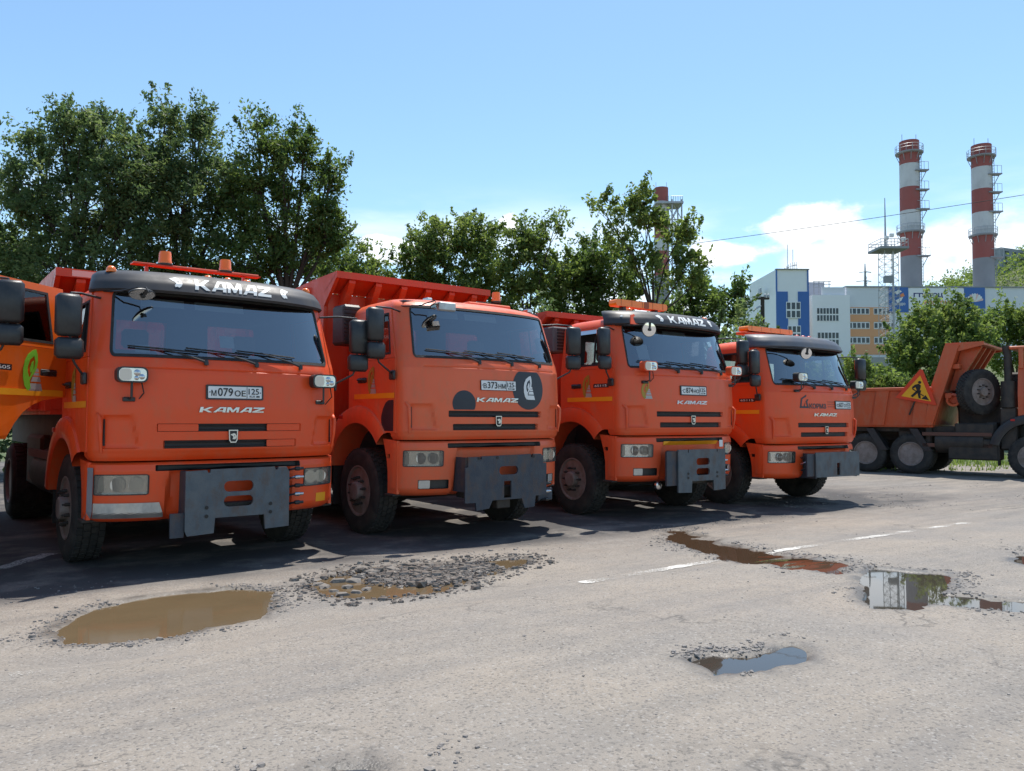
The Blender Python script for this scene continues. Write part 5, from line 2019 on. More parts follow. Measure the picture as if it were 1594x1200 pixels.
def leaves_mesh(name, cen, size, m, r_, tint=None):
    n = len(cen)
    a = r_.normal(size=(n, 3))
    a /= np.linalg.norm(a, axis=1)[:, None]
    b_ = np.cross(a, r_.normal(size=(n, 3)))
    b_ /= np.linalg.norm(b_, axis=1)[:, None] + 1e-9
    L = size * r_.uniform(.65, 1.25, (n, 1))
    a = a * L
    b_ = b_ * L * .48
    nn = np.cross(a, b_)
    nn /= np.linalg.norm(nn, axis=1)[:, None] + 1e-9
    v = np.stack([cen - a, cen + b_ - a * .1 + nn * L * .12, cen + a, cen - b_ - a * .1 + nn * L * .12], 1).reshape(-1, 3)
    f = np.arange(n * 4).reshape(n, 4)
    me = np_mesh(name, v, f, m, False)
    a_ = me.attributes.new('tint', 'FLOAT', 'POINT')
    a_.data.foreach_set('value', np.repeat(r_.random(n) if tint is None else tint, 4).astype(np.float32))
    return me


def tree(name, label, lobes, depth, m, leaf=.064, dens=1.0, clump=.42, seed=1, trunk=.16, group=None, cat='tree', per=62, basepx=None, open_=0.0, stem=True):
    r_ = np.random.default_rng(seed)
    sc_ = depth / 1232.4
    C, Rr = [], []
    for q in lobes:
        x, y, rx, ry = q[:4]
        dd = q[4] if len(q) > 4 else r_.uniform(-.35, .35) * rx * sc_
        C.append(at(x, y, depth + dd))
        Rr.append((rx * sc_, (rx + ry) * .5 * sc_ * .9, ry * sc_))
    C = np.array([tuple(c) for c in C])
    Rr = np.array(Rr)
    wgt = Rr[:, 0] * Rr[:, 2] + .1
    area = (wgt * math.pi).sum()
    ncl = int(area * 12.5 * dens / (clump / .42) ** 2)
    li = r_.choice(len(lobes), ncl, p=wgt / wgt.sum())
    d = r_.normal(size=(ncl, 3))
    d /= np.linalg.norm(d, axis=1)[:, None]
    rad = r_.uniform(.25, 1.0, (ncl, 1)) ** .55 * (1 + r_.normal(0, .10, (ncl, 1)))
    spike = r_.random((ncl, 1)) < .09
    rad = np.where(spike & (d[:, 2:] > -.1), rad * r_.uniform(1.10, 1.28, (ncl, 1)), rad)
    loc = d * rad * Rr[li]
    ex, ey = np.array([math.cos(YAW), -math.sin(YAW), 0]), np.array([math.sin(YAW), math.cos(YAW), 0])
    cl = C[li] + loc[:, :1] * ex + loc[:, 1:2] * ey + loc[:, 2:] * np.array([0, 0, 1])
    if open_:
        keep = r_.random(ncl) > open_
        cl = cl[keep]
        li = li[keep]
        ncl = len(cl)
    k = np.maximum(6, r_.normal(per, per * .35, ncl).astype(int))
    cr_ = clump * r_.uniform(.5, 1.35, ncl)
    ctint = r_.random(ncl) ** 1.3
    idx = np.repeat(np.arange(ncl), k)
    off = r_.normal(size=(len(idx), 3)) * np.array([.46, .46, .40])
    # clumps near the outside grow as leafy shoots pointing out and up
    sh = d if not open_ else d[keep]
    sh = sh * np.array([.8, .8, .5]) + np.array([0, 0, .75]) + r_.normal(0, .25, (ncl, 3))
    sh /= np.linalg.norm(sh, axis=1)[:, None]
    ol_ = np.clip(((rad if not open_ else rad[keep])[:, 0] - .6) / .35, 0, 1)
    tt = r_.uniform(-.5, 1.5, len(idx))
    k2 = ol_[idx][:, None]
    cen = cl[idx] + (off * (1 - .55 * k2) * (1 - .3 * np.clip(tt, 0, 1.5))[:, None] + sh[idx] * (tt[:, None] * k2 * .75)) * cr_[idx][:, None]
    bx = C[:, 0].mean()
    by = C[:, 1].mean()
    if basepx:
        q = at(basepx, 600, depth)
        bx, by = q.x, q.y
    gz_ = float(ground_z(np.array([bx]), np.array([by]))[0][0])
    keep = cen[:, 2] > gz_ + .03
    cen = cen[keep]
    tint = np.clip(ctint[idx][keep], 0, 1)
    root = empty(name, (bx, by, gz_))
    tag(root, label, cat, group)
    cen = cen - np.array([bx, by, gz_])
    link(bpy.data.objects.new('crown', leaves_mesh('crown', cen, leaf, m, r_, tint)), root)
    if stem:
        tb_ = MB()
        O = np.array([bx, by, gz_])
        top = C[np.argmax(C[:, 2])] - O
        mid = C.mean(0) - O
        h0 = max(.3, (C[:, 2] - Rr[:, 2]).min() - gz_)
        fork = np.array([mid[0] * .5, mid[1] * .5, max(h0 * .9, mid[2] * .45)])
        tb_.tube([(0, 0, -.3), (fork[0] * .3, fork[1] * .3, fork[2] * .45), tuple(fork)], [trunk * 1.2, trunk * .9, trunk * .6], 9)
        tb_.build('trunk', M_BARK, root, 60)
        lb = MB()
        for i in range(len(C)):
            c = C[i] - O
            m1 = fork + (c - fork) * .5 + r_.normal(0, .12, 3) + np.array([0, 0, .1])
            end = c + np.array([0, 0, Rr[i, 2] * .4])
            lb.tube([tuple(fork - np.array([0, 0, .05])), tuple(m1), tuple(c), tuple(end)], [trunk * .36, trunk * .20, trunk * .11, trunk * .04], 6)
            sel = np.where(li == i)[0]
            for j in sel[::4]:
                e = cl[j] - O
                s0 = m1 + (c - m1) * r_.uniform(.1, 1.0)
                lb.tube([tuple(s0), tuple((s0 + e) / 2 + r_.normal(0, .06, 3)), tuple(e)], [trunk * .12, trunk * .07, trunk * .03], 4, False)
        lb.build('branches', M_BARK, root, 60)
    return root


G1, G2, G3 = 'tall dark trees behind the trucks', 'lower green trees behind the trucks', 'bushes by the power plant'
tree('broadleaf_tree', 'dark tree filling the left picture edge behind the trucks', [(-20, 330, 65, 85), (-40, 420, 80, 80), (20, 410, 50, 60)], 22.5, LEAF_D, seed=3, group=G1, dens=1.35)
tree('broadleaf_tree', 'wide dark-leaved tree left of the beacons, flat-topped', [(45, 225, 34, 40), (60, 290, 55, 70), (130, 228, 62, 52), (195, 245, 48, 50), (120, 320, 100, 80), (185, 390, 80, 60), (90, 410, 80, 60), (215, 300, 50, 60), (165, 200, 40, 30), (95, 195, 30, 28)], 21.5, LEAF_D, seed=4, group=G1, trunk=.2, dens=1.35)
tree('broadleaf_tree', 'dark tree with a pointed tuft on top above the roof beacons', [(255, 190, 24, 38), (312, 205, 24, 34), (288, 250, 62, 55), (285, 320, 78, 66), (255, 390, 70, 55), (330, 400, 65, 50), (345, 290, 40, 60), (232, 250, 30, 50)], 22.5, LEAF_D, seed=5, group=G1, trunk=.19, dens=1.35)
tree('broadleaf_tree', 'dark green tree with ragged right side, right of the beacons', [(400, 195, 26, 36), (440, 225, 30, 40), (395, 262, 45, 50), (455, 280, 48, 50), (505, 300, 30, 40), (430, 340, 80, 55), (500, 365, 38, 45), (390, 400, 70, 48), (470, 405, 60, 45), (475, 222, 14, 26), (515, 350, 26, 46), (365, 330, 40, 60), (520, 275, 16, 26)], 22, LEAF_M, seed=6, group=G1, trunk=.2, dens=1.25)
tree('leafy_tree', 'low lit tree between the big dark trees and the sky gap', [(555, 410, 40, 34), (510, 410, 40, 40), (600, 422, 28, 26), (540, 450, 60, 40)], 27, LEAF_L, leaf=.075, seed=7, group=G2)
tree('leafy_tree', 'rounded green tree above the dump body canopy', [(690, 372, 48, 38), (735, 362, 36, 32), (655, 405, 36, 44), (720, 420, 70, 46), (660, 450, 50, 40), (764, 366, 22, 28), (640, 470, 60, 40), (720, 465, 70, 40)], 27, LEAF_L, leaf=.075, seed=8, group=G2, dens=1.1)
tree('leafy_tree', 'tall thin-topped tree with loose forked crown', [(818, 352, 18, 28), (865, 348, 20, 22), (800, 385, 30, 28), (845, 385, 30, 28), (810, 425, 50, 40), (860, 430, 40, 40), (775, 420, 30, 34), (820, 470, 70, 40)], 26, LEAF_L, leaf=.08, seed=9, group=G2, dens=.8, trunk=.10)
tree('leafy_tree', 'dense dark bush-like tree left of the striped lattice chimney', [(900, 395, 34, 34), (930, 420, 50, 46), (890, 445, 50, 44), (965, 440, 44, 46), (920, 475, 70, 40)], 27, LEAF_M, leaf=.075, seed=10, group=G2, dens=1.2)
tree('leafy_tree', 'sparse tree with spreading branches in front of the lattice chimney', [(995, 305, 22, 22), (938, 325, 18, 20), (1010, 338, 34, 24), (960, 355, 24, 28), (1062, 358, 32, 14), (1040, 385, 40, 26), (985, 390, 36, 34), (1075, 408, 26, 20), (1020, 430, 50, 36), (1080, 440, 30, 28)], 25, LEAF_L, leaf=.085, seed=11, group=G2, dens=.72, trunk=.11, open_=.1)
tree('leafy_tree', 'low green tree right behind the amber light bar', [(1105, 462, 32, 28), (1142, 478, 26, 24), (1075, 470, 38, 34), (1120, 500, 55, 36), (1150, 450, 10, 16), (1060, 500, 50, 40)], 27, LEAF_M, leaf=.075, seed=12, group=G2)
tree('round_bush', 'big rounded bush in front of the orange-striped plant wall', [(1455, 505, 48, 38), (1408, 540, 36, 40), (1490, 500, 34, 34), (1445, 565, 58, 50), (1505, 540, 44, 46), (1385, 590, 28, 30)], 36, LEAF_L, leaf=.10, seed=13, group=G3, dens=1.25, clump=.5, cat='bush')
tree('round_bush', 'green bush at the right picture edge behind the tipper', [(1560, 505, 36, 28), (1598, 500, 34, 30), (1570, 545, 50, 40), (1640, 520, 50, 50), (1530, 520, 22, 30)], 38, LEAF_L, leaf=.10, seed=14, group=G3, dens=1.15, clump=.5, cat='bush')
tree('low_bush', 'low pale-leaved bush between the end truck and the tipper', [(1350, 588, 28, 20), (1385, 600, 30, 18), (1335, 575, 16, 16), (1360, 620, 50, 20)], 26, LEAF_L, leaf=.075, seed=15, group=G3, dens=1.2, clump=.32, cat='bush', stem=False)
tree('low_bush', 'strip of hedge under the plant wall behind the rightmost cab', [(1180, 535, 34, 26), (1225, 560, 30, 22), (1290, 585, 40, 20), (1330, 590, 20, 14)], 40, LEAF_M, leaf=.10, seed=16, group=G3, dens=1.1, clump=.5, cat='bush', stem=False)

for i, (x0_, x1_, lab) in enumerate(((-60, 190, 'dark undergrowth behind the leftmost parked trucks'), (190, 620, 'dark undergrowth behind the visored truck and its right neighbour'), (600, 1000, 'low dark undergrowth behind the middle trucks'), (980, 1200, 'low undergrowth behind the two right-hand trucks'))):
    tree('undergrowth', lab, [(x, 590 + 20 * math.sin(x), 50, 95) for x in range(x0_, x1_, 60)] + [(x, 690, 50, 50) for x in range(x0_, x1_, 60)], 19.5 + i * 1.2, LEAF_D, leaf=.085, seed=60 + i, group='undergrowth behind the row of trucks', dens=.8, clump=.5, cat='bush', per=40, stem=False)

# hillside wood and grass
r_ = np.random.default_rng(40)
n_ = 420
us = r_.uniform(150, 420, n_)
ds = r_.uniform(330, 470, n_)
wx = us * math.cos(YAW) + ds * math.sin(YAW)
wy_ = -us * math.sin(YAW) + ds * math.cos(YAW)
wz = hill(wx, wy_) + r_.uniform(1, 6, n_)
idx = np.repeat(np.arange(n_), 70)
cen = np.stack([wx, wy_, wz], 1)[idx] + r_.normal(size=(len(idx), 3)) * np.array([2.6, 2.6, 2.4])
fo = link(bpy.data.objects.new('hillside_wood', leaves_mesh('hillside_wood', cen, .85, LEAF_L, r_)))
tag(fo, 'distant green wood covering the hill behind the chimneys', kind='stuff')
q = np.stack([r_.uniform(18, 34, 9000), r_.uniform(10.5, 26, 9000)], 1)
dd = q[:, 0] * math.sin(YAW) + q[:, 1] * math.cos(YAW)
q = q[(dd > 22.3) & (fbm(q[:, 0] * .5, q[:, 1] * .5, 91) > .44)]
z, _ = ground_z(q[:, 0].copy(), q[:, 1].copy())
h = r_.uniform(.06, .26, len(q))
t = r_.uniform(0, 6.28, len(q))
o1 = np.stack([np.cos(t), np.sin(t), 0 * t], 1) * .022
ln_ = np.stack([np.cos(t * 3), np.sin(t * 3), 0 * t], 1) * (h * .35)[:, None]
b0 = np.stack([q[:, 0], q[:, 1], z], 1)
v = np.stack([b0 - o1, b0 + o1, b0 + ln_ + np.stack([0 * h, 0 * h, h], 1)], 1).reshape(-1, 3)
gm_ = np_mesh('grass', v, np.arange(len(v)).reshape(-1, 3), LEAF_L, False)
gm_.attributes.new('tint', 'FLOAT', 'POINT').data.foreach_set('value', np.full(len(v), .6, np.float32))
gr = link(bpy.data.objects.new('grass', gm_))
tag(gr, 'sunlit rough grass growing beyond the tipper truck', kind='stuff')

# ------------------------------------------------------------------ power plant
BD = 120.0
bu = lambda x, d=BD: (x - 797) / 1232.4 * d
def bz(y, d=BD):
    return at(1400, y, d).z
def panel_mat(name, base, ribs=2.2):
    m = mat(name, base, .5, var=.35, second=tuple(q * .85 for q in base), vs=.25)
    n = m.node_tree
    wv = n.nodes.new('ShaderNodeTexWave')
    wv.inputs['Scale'].default_value = ribs
    wv.wave_profile = 'SAW'
    co_ = n.nodes.new('ShaderNodeTexCoord')
    n.links.new(co_.outputs['Object'], wv.inputs['Vector'])
    bp = n.nodes.new('ShaderNodeBump')
    bp.inputs['Strength'].default_value = .35
    bp.inputs['Distance'].default_value = .05
    n.links.new(wv.outputs[0], bp.inputs['Height'])
    n.links.new(bp.outputs[0], n.nodes['Principled BSDF'].inputs['Normal'])
    return m
B_GREY = panel_mat('pale_grey_cladding', (.70, .72, .75))
B_WHITE = panel_mat('white_cladding', (.84, .85, .86))
B_BLUE = panel_mat('blue_cladding', (.04, .14, .42))
B_ORAN = panel_mat('orange_cladding', (.75, .36, .17))
B_DGREY = mat('grey_plant_metal', (.30, .31, .33), .6, var=.4, vs=.6)
B_WIN = mat('window_glass', (.025, .032, .042), .08, var=.6, second=(.06, .07, .085), vs=1.1)
B_STEEL = mat('galvanised_lattice', (.42, .43, .44), .5, metal=.5, var=.4)
plant = empty('power_plant', (0, 0, 0), -YAW)
tag(plant, 'grey, blue and orange clad power plant hall under the striped chimneys', 'building')
BASE = 5.0
def bbox(name, m, x0, x1, y0, y1, v0, v1, d=BD, parent=None, c=0):
    zt = bz(y0, d)
    zb_ = bz(y1, d) if y1 else BASE
    return MB().box(bu(x0, d), bu(x1, d), v0, v1, zb_, zt, c).build(name, m, parent or plant, 0)
hall = bbox('hall_wall', B_GREY, 1320, 1900, 447, None, 120.0, 160)
bbox('parapet_cap', B_DGREY, 1318, 1905, 445.6, 447.3, 119.8, 160.2, parent=hall)
mid_ = bbox('stair_block', B_WHITE, 1262.5, 1321, 461, None, 119.0, 150)
bbox('balcony_rail', B_GREY, 1280, 1316, 448, 460.8, 119.6, 119.8, parent=mid_)
bbox('roof_cabin', mat('grey_cabin', (.34, .35, .40), .6), 1263, 1309, 429, 460.9, 126, 136, parent=mid_)
for i in range(4):
    bbox('roof_rail_post', B_DGREY, 1273 + i * 8, 1273.8 + i * 8, 436, 461, 121.0, 121.1, parent=mid_)
for yy in (436.5, 441, 446):
    bbox('roof_rail', B_DGREY, 1272, 1300, yy, yy + .8, 120.8, 120.95, parent=mid_)
# tower with a slanted roof
tw = MB()
x0, x1 = bu(1210), bu(1262)
zt, zl = bz(420), bz(447)
v0_, v1_ = 116.0, 131.0
k0 = 116.0 / 120
v = [(x0 * k0 / 1.0, v0_, BASE), (x1 * k0, v0_, BASE), (x1 * k0, v1_, BASE), (x0 * k0, v1_, BASE)]
xa, xb = bu(1210, 116), bu(1261, 116)
za = bz(420, 116)
zbk = bz(443, 129)
v = [(xa, 116, BASE), (xb, 116, BASE), (xb, 129, BASE), (xa, 129, BASE), (xa, 116, za), (xb, 116, za), (xb, 129, zbk), (xa, 129, zbk)]
tower = MB().add(v, [(0, 1, 5, 4), (1, 2, 6, 5), (2, 3, 7, 6), (3, 0, 4, 7), (4, 5, 6, 7), (0, 3, 2, 1)]).build('tower', B_WHITE, plant, 0)
d = 116
for a, b_ in ((1209.6, 1228), (1244, 1261.4)):
    bbox('blue_panel', B_BLUE, a, b_, 454.5, None, 115.88, 115.99, d, tower)
for a in (1209.4, 1258.8):
    bbox('blue_trim', B_BLUE, a, a + 2.2, 421, 454.4, 115.88, 115.99, d, tower)
bbox('roof_edge', B_DGREY, 1209, 1262, 419.2, 420.4, 115.7, 116.2, d, tower)
def window(x0, x1, y0, y1, nx, ny, d, vf, parent):
    w_ = MB().box(bu(x0, d), bu(x1, d), vf - .05, vf - .001, bz(y1, d), bz(y0, d)).build('window', B_WHITE, parent, 0)
    dx, dy = (x1 - x0) / nx, (y1 - y0) / ny
    for i in range(nx):
        for j in range(ny):
            MB().box(bu(x0 + dx * (i + .14), d), bu(x0 + dx * (i + .86), d), vf - .07, vf - .052, bz(y0 + dy * (j + .90), d), bz(y0 + dy * (j + .10), d)).build('pane', B_WIN, w_, 0)
window(1225, 1247.5, 470.5, 496, 3, 2, 116, 115.88, tower)
window(1227, 1247.5, 507.5, 530, 3, 2, 116, 115.88, tower)
bbox('side_window', B_WIN, 1186, 1187, 449, 459, 120, 121.2, 120, tower).location.x = 0
window(1273, 1307.5, 479, 500.8, 7, 2, 119, 119.0, mid_)
window(1273.5, 1307.5, 517, 539, 6, 2, 119, 119.0, mid_)
for y0, y1 in ((478.5, 479.6), (490, 501), (512.5, 524), (536, 552)):
    bbox('orange_band', B_ORAN, 1321.5, 1386, y0, y1, 119.9, 119.99, BD, hall)
for xa_, xb_, nn in ((1321.8, 1355.5, 5), (1362, 1395, 5)):
    for y0 in (479.8, 502, 525):
        window(xa_, xb_, y0, y0 + 9.6, nn, 1, 120, 119.98, hall)
for xa_ in (1355.6,):
    bbox('orange_band', B_ORAN, xa_, 1361.9, 479, 552, 119.93, 119.98, BD, hall)
for xa_ in (1557, 1592, 1627):
    window(xa_, xa_ + 32, 481, 489, 5, 1, 120, 119.98, hall)
# signboards
sb = bbox('blue_signboard', B_BLUE, 1386, 1416, 447.5, 486, 119.8, 119.97, BD, hall)
fb = lambda a, b_, o: (bu(a), 119.8 - o, bz(b_))
MB().plate([(1394, 455), (1401, 451), (1406, 454), (1398, 459)], [], fb, .001, .03).build('sign_emblem', M_WHITE, sb, 0)
MB().plate([(1396, 468), (1403, 464), (1408, 462), (1405, 468), (1399, 472)], [], fb, .001, .03).build('sign_emblem', M_WHITE, sb, 0)
MB().plate([(1403, 459), (1408, 456), (1410, 461), (1404, 463)], [], fb, .001, .03).build('sign_emblem', mat('sign_orange', (.8, .25, .08), .5), sb, 0)
def btext(body, x0, x1, y0, y1, m, parent, v, wt=.02):
    t = MB()
    text_on(t, body, lambda a, b_, o: (a, v - o, b_), (bu(x0) + bu(x1)) / 2, (bz(y0) + bz(y1)) / 2, bu(x1) - bu(x0), bz(y0) - bz(y1), .02, wt)
    return t.build('sign_lettering', m, parent, 0)
btext('РусГидро', 1390, 1411, 470.5, 476.5, M_WHITE, sb, 119.8)
wb_ = bbox('white_signboard', B_WHITE, 1416.3, 1503, 449, 486, 119.8, 119.97, BD, hall)
btext('ГТУ-ТЭЦ', 1424, 1470, 456, 464, mat('sign_navy', (.02, .03, .16), .5), wb_, 119.8, .05)
btext('ВОСТОЧНАЯ', 1441, 1497, 467.5, 475, mat('sign_orange', (.8, .25, .08), .5), wb_, 119.8, .04)
sb2 = bbox('blue_signboard', B_BLUE, 1503.3, 1536, 447.5, 486, 119.8, 119.97, BD, hall)
for i in range(9):
    a = R(20 + 140 * i / 8)
    MB().plate([(1520, 470), (1520 + 12 * math.cos(a) - 2 * math.sin(a), 470 - 12 * math.sin(a) - 2 * math.cos(a)), (1520 + 14 * math.cos(a), 470 - 14 * math.sin(a)), (1520 + 12 * math.cos(a) + 2 * math.sin(a), 470 - 12 * math.sin(a) + 2 * math.cos(a))], [], fb, .001, .02 + .004 * i).build('flame_petal', M_WHITE if i % 3 else mat('petal_pink', (.75, .5, .45), .5), sb2, 0)
for x in (1456, 1490, 1574):
    bbox('roof_vent', B_DGREY, x - 8, x + 8, 434, 447, 128, 131, BD, hall)
# antennas on the tower roof
for x, yt in ((1228.5, 381), (1237, 389)):
    MB().tube([(bu(x, 118), 118, bz(424, 118)), (bu(x, 118), 118, bz(yt, 118))], .05, 5).build('antenna', B_STEEL, tower, 40)
cg = MB()
for i in range(7):
    a = i / 6
    xx, yy = 1224 + 19 * a, 417 - 9 * math.sin(min(1, a * 1.1) * math.pi / 2)
    cg.tube([(bu(xx, 118), 118, bz(421, 118)), (bu(xx, 118), 118, bz(yy, 118))], .05, 4)
for k_ in (0, .5):
    cg.tube([(bu(1224 + 19 * i / 6, 118), 118, bz(421 - k_ * 6 - (1 - k_) * 9 * math.sin(i / 6 * math.pi / 2), 118)) for i in range(7)], .05, 4)
cg.build('roof_ladder_cage', B_STEEL, tower, 40)
# left annex
an_ = bbox('annex', B_WHITE, 1168, 1212, 462, None, 128, 140, 130)
for i in range(3):
    bbox('annex_pipe', B_DGREY, 1160 + i * 4, 1160.9 + i * 4, 455 + i, 475, 131, 131.3, 130, an_)
bbox('annex_pipe_deck', B_DGREY, 1157, 1178, 463, 465, 130.5, 131.5, 130, an_)
# retaining wall
rw = MB().box(bu(1285, 95), bu(1400, 95), 95, 96, 3.5, bz(556, 95)).build('retaining_wall', mat('grey_concrete', (.36, .36, .35), .85, var=.5, vs=.5), None, 0)
rw.rotation_euler.z = -YAW
tag(rw, 'grey concrete retaining wall below the orange-banded facade', 'wall')

# chimneys
C_RED = mat('chimney_red', (.34, .085, .070), .7, var=.5, second=(.30, .11, .10), vs=.5, dirt=.3, dirtcol=(.25, .2, .2), dscale=.6)
C_WHT = mat('chimney_white', (.62, .62, .62), .7, var=.5, second=(.50, .49, .49), vs=.5, dirt=.35, dirtcol=(.3, .3, .3), dscale=.6)
C_GRY = mat('chimney_concrete', (.25, .25, .26), .8, var=.5, second=(.32, .32, .33), vs=.4)
def chimney(px, d, wpx, bands, rings, halves, label, group):
    p = at(px, 447, d)
    gz_ = float(hill(np.array([p.x]), np.array([p.y]))[0])
    root = empty('chimney', (p.x, p.y, gz_), -YAW)
    tag(root, label, 'chimney', group)
    s_ = d / 1232.4
    r0 = wpx * .5 * s_
    Z = lambda y: at(px, y, d).z - gz_
    ys = [b_[0] for b_ in bands]
    for i, (y, m) in enumerate(bands):
        zt_ = Z(y)
        zb_ = Z(bands[i + 1][0]) if i + 1 < len(bands) else -1
        f_ = lambda z: r0 * (1.08 - .10 * max(0, z) / Z(ys[0]))
        MB().lathe([(f_(zb_), zb_), (f_(zt_), zt_)] if i else [(f_(zb_), zb_), (f_(zt_), zt_), (f_(zt_) * .86, zt_), (f_(zt_) * .86, zt_ - 1.5)], (0, 0, 0), 'z', 32).build('shaft_band', m, root, 60)
    for y in rings:
        z = Z(y)
        g = MB().lathe([(r0 * .98, 0), (r0 * 1.34, .05), (r0 * 1.38, .10), (r0 * 1.38, .26), (r0 * 1.33, .27), (r0 * .98, .27)], (0, 0, z - .3), 'z', 28)
        go = g.build('service_platform', B_DGREY, root, 40)
        rl = MB()
        for i in range(14):
            a = 2 * math.pi * i / 14
            rl.tube([(r0 * 1.36 * math.cos(a), r0 * 1.36 * math.sin(a), z), (r0 * 1.36 * math.cos(a), r0 * 1.36 * math.sin(a), z + 1.1)], .04, 4)
        for hh_ in (.6, 1.1):
            rl.tube([(r0 * 1.36 * math.cos(a), r0 * 1.36 * math.sin(a), z + hh_) for a in lin(0, 2 * math.pi, 24)], .035, 4, False)
        rl.build('platform_railing', B_STEEL, go, 40)
        for i in range(10):
            a = 2 * math.pi * i / 10
            MB().tube([(r0 * .98 * math.cos(a), r0 * .98 * math.sin(a), z - 1.5), (r0 * 1.30 * math.cos(a), r0 * 1.30 * math.sin(a), z - .25)], .06, 4).build('bracket', B_DGREY, go, 0)
    for y in halves:
        z = Z(y)
        go = MB().box(r0 * .1, r0 * 1.5, -r0 * 1.15, -r0 * .4, z - .2, z).build('side_platform', B_DGREY, root, 0)
        rl = MB()
        for x in (r0 * .5, r0 * 1.0, r0 * 1.45):
            rl.tube([(x, -r0 * 1.1, z), (x, -r0 * 1.1, z + 1.3)], .04, 4)
        rl.tube([(r0 * .2, -r0 * 1.1, z + 1.3), (r0 * 1.45, -r0 * 1.1, z + 1.3)], .04, 4)
        rl.tube([(r0 * 1.4, -r0 * .8, z - .1), (r0 * 1.0, -r0 * .4, z - 1.8)], .07, 4)
        rl.build('platform_railing', B_STEEL, go, 40)
    ld = MB()
    zt_ = Z(ys[0])
    for x in (r0 * .66, r0 * .86):
        ld.tube([(x, -r0 * .80, Z(445)), (x, -r0 * .78, zt_ - 2)], .045, 4)
    for i in range(46):
        z = Z(445) + (zt_ - 2 - Z(445)) * i / 46
        ld.tube([(r0 * .66, -r0 * .80, z), (r0 * .86, -r0 * .80, z)], .03, 4, False)
    ld.build('ladder', B_DGREY, root, 0)
    for x in (-.75, .75):
        MB().tube([(r0 * x, 0, zt_ - 1), (r0 * x, 0, zt_ + 1.3)], .05, 5).build('lightning_rod', B_STEEL, root, 40)
    return root
GC = 'pair of striped chimneys over the plant'
chimney(1419, 134, 29.5, [(221, C_RED), (257, C_WHT), (293, C_RED), (329, C_WHT), (361, C_RED), (400, C_GRY)], (238, 361), (268, 298, 328, 400), 'left of the two red and white striped chimneys, beside the lattice mast', GC)
chimney(1532, 134, 29.5, [(227, C_RED), (262, C_WHT), (296, C_RED), (332, C_WHT), (366, C_RED), (403, C_GRY)], (244, 366), (274, 302, 332, 402), 'right of the two red and white striped chimneys, near the hill', GC)
c3 = chimney(1030, 170, 22, [(293, C_RED), (315, C_WHT), (341, C_RED), (372, C_WHT), (392, C_RED), (430, C_GRY)], (), (), 'red and white chimney in a lattice frame half hidden behind the sparse tree', None)
s_ = 170 / 1232.4
fr = MB()
Zc = lambda y: at(1030, y, 170).z - c3.location.z
xs = (14 * s_, 29 * s_)
for x in xs:
    for y in (-2, 2):
        fr.tube([(x, y, 0), (x, y, Zc(314))], .18, 5)
lv = [Zc(y) for y in (318, 345, 372, 400, 430, 470)]
for a, b_ in zip(lv[:-1], lv[1:]):
    for y in (-2, 2):
        fr.tube([(xs[0], y, a), (xs[1], y, b_)], .09, 4)
        fr.tube([(xs[1], y, a), (xs[0], y, b_)], .09, 4)
        fr.tube([(xs[0], y, a), (xs[1], y, a)], .1, 4)
fr.box(-12 * s_, 31 * s_, -2.6, 2.6, Zc(321), Zc(318))
for i in range(6):
    fr.tube([(12 * s_ + i * 3.5 * s_, -2.5, Zc(318)), (12 * s_ + i * 3.5 * s_, -2.5, Zc(310))], .06, 4)
fr.tube([(12 * s_, -2.5, Zc(310)), (30 * s_, -2.5, Zc(310))], .06, 4)
fr.build('lattice_frame', B_STEEL, c3, 0)

# lattice mast
d = 105
p = at(1384, 480, d)
gz_ = float(hill(np.array([p.x]), np.array([p.y]))[0])
mast = empty('lattice_mast', (p.x, p.y, gz_), -YAW)
tag(mast, 'grey lattice mast with square lamp platform left of the chimneys', 'mast')
s_ = d / 1232.4
Zm = lambda y: at(1384, y, d).z - gz_
lg = MB()
hw0, hw1 = 11.5 * s_, 10.5 * s_
for sx in (-1, 1):
    for sy in (-1, 1):
        lg.tube([(sx * hw0, sy * hw0, 0), (sx * hw1, sy * hw1, Zm(389))], .045, 5)
ys_ = [390, 402, 414, 426, 438, 450, 462, 474, 486, 498, 510, 522]
for a, b_ in zip(ys_[:-1], ys_[1:]):
    for sx, sy, tx, ty in ((-1, -1, 1, -1), (1, -1, 1, 1), (1, 1, -1, 1), (-1, 1, -1, -1)):
        lg.tube([(sx * hw1, sy * hw1, Zm(a)), (tx * hw1, ty * hw1, Zm(b_))], .02, 4)
        lg.tube([(tx * hw1, ty * hw1, Zm(a)), (sx * hw1, sy * hw1, Zm(b_))], .02, 4)
        lg.tube([(sx * hw1, sy * hw1, Zm(a)), (tx * hw1, ty * hw1, Zm(a))], .02, 4)
lg.tube([(2.5 * s_, -hw1, 0), (2.5 * s_, -hw1, Zm(389))], .09, 6)
lg.build('lattice', B_STEEL, mast, 0)
pf = MB().box(-22 * s_, 22 * s_, -22 * s_, 22 * s_, Zm(391), Zm(387.5)).build('platform', B_DGREY, mast, 0)
rl = MB()
for i in range(9):
    x = -21 * s_ + 42 * s_ * i / 8
    for y in (-21 * s_, 21 * s_):
        rl.tube([(x, y, Zm(388)), (x, y, Zm(376))], .04, 4)
for z in (Zm(376), Zm(381)):
    rl.tube([(-21 * s_, -21 * s_, z), (21 * s_, -21 * s_, z), (21 * s_, 21 * s_, z), (-21 * s_, 21 * s_, z), (-21 * s_, -21 * s_, z)], .045, 4)
rl.build('railing', B_STEEL, pf, 0)
MB().tube([(-4 * s_, 0, Zm(388)), (-4 * s_, 0, Zm(360)), (-4 * s_, 0, Zm(308))], [.22, .12, .05], 6).build('spire', B_STEEL, mast, 40)
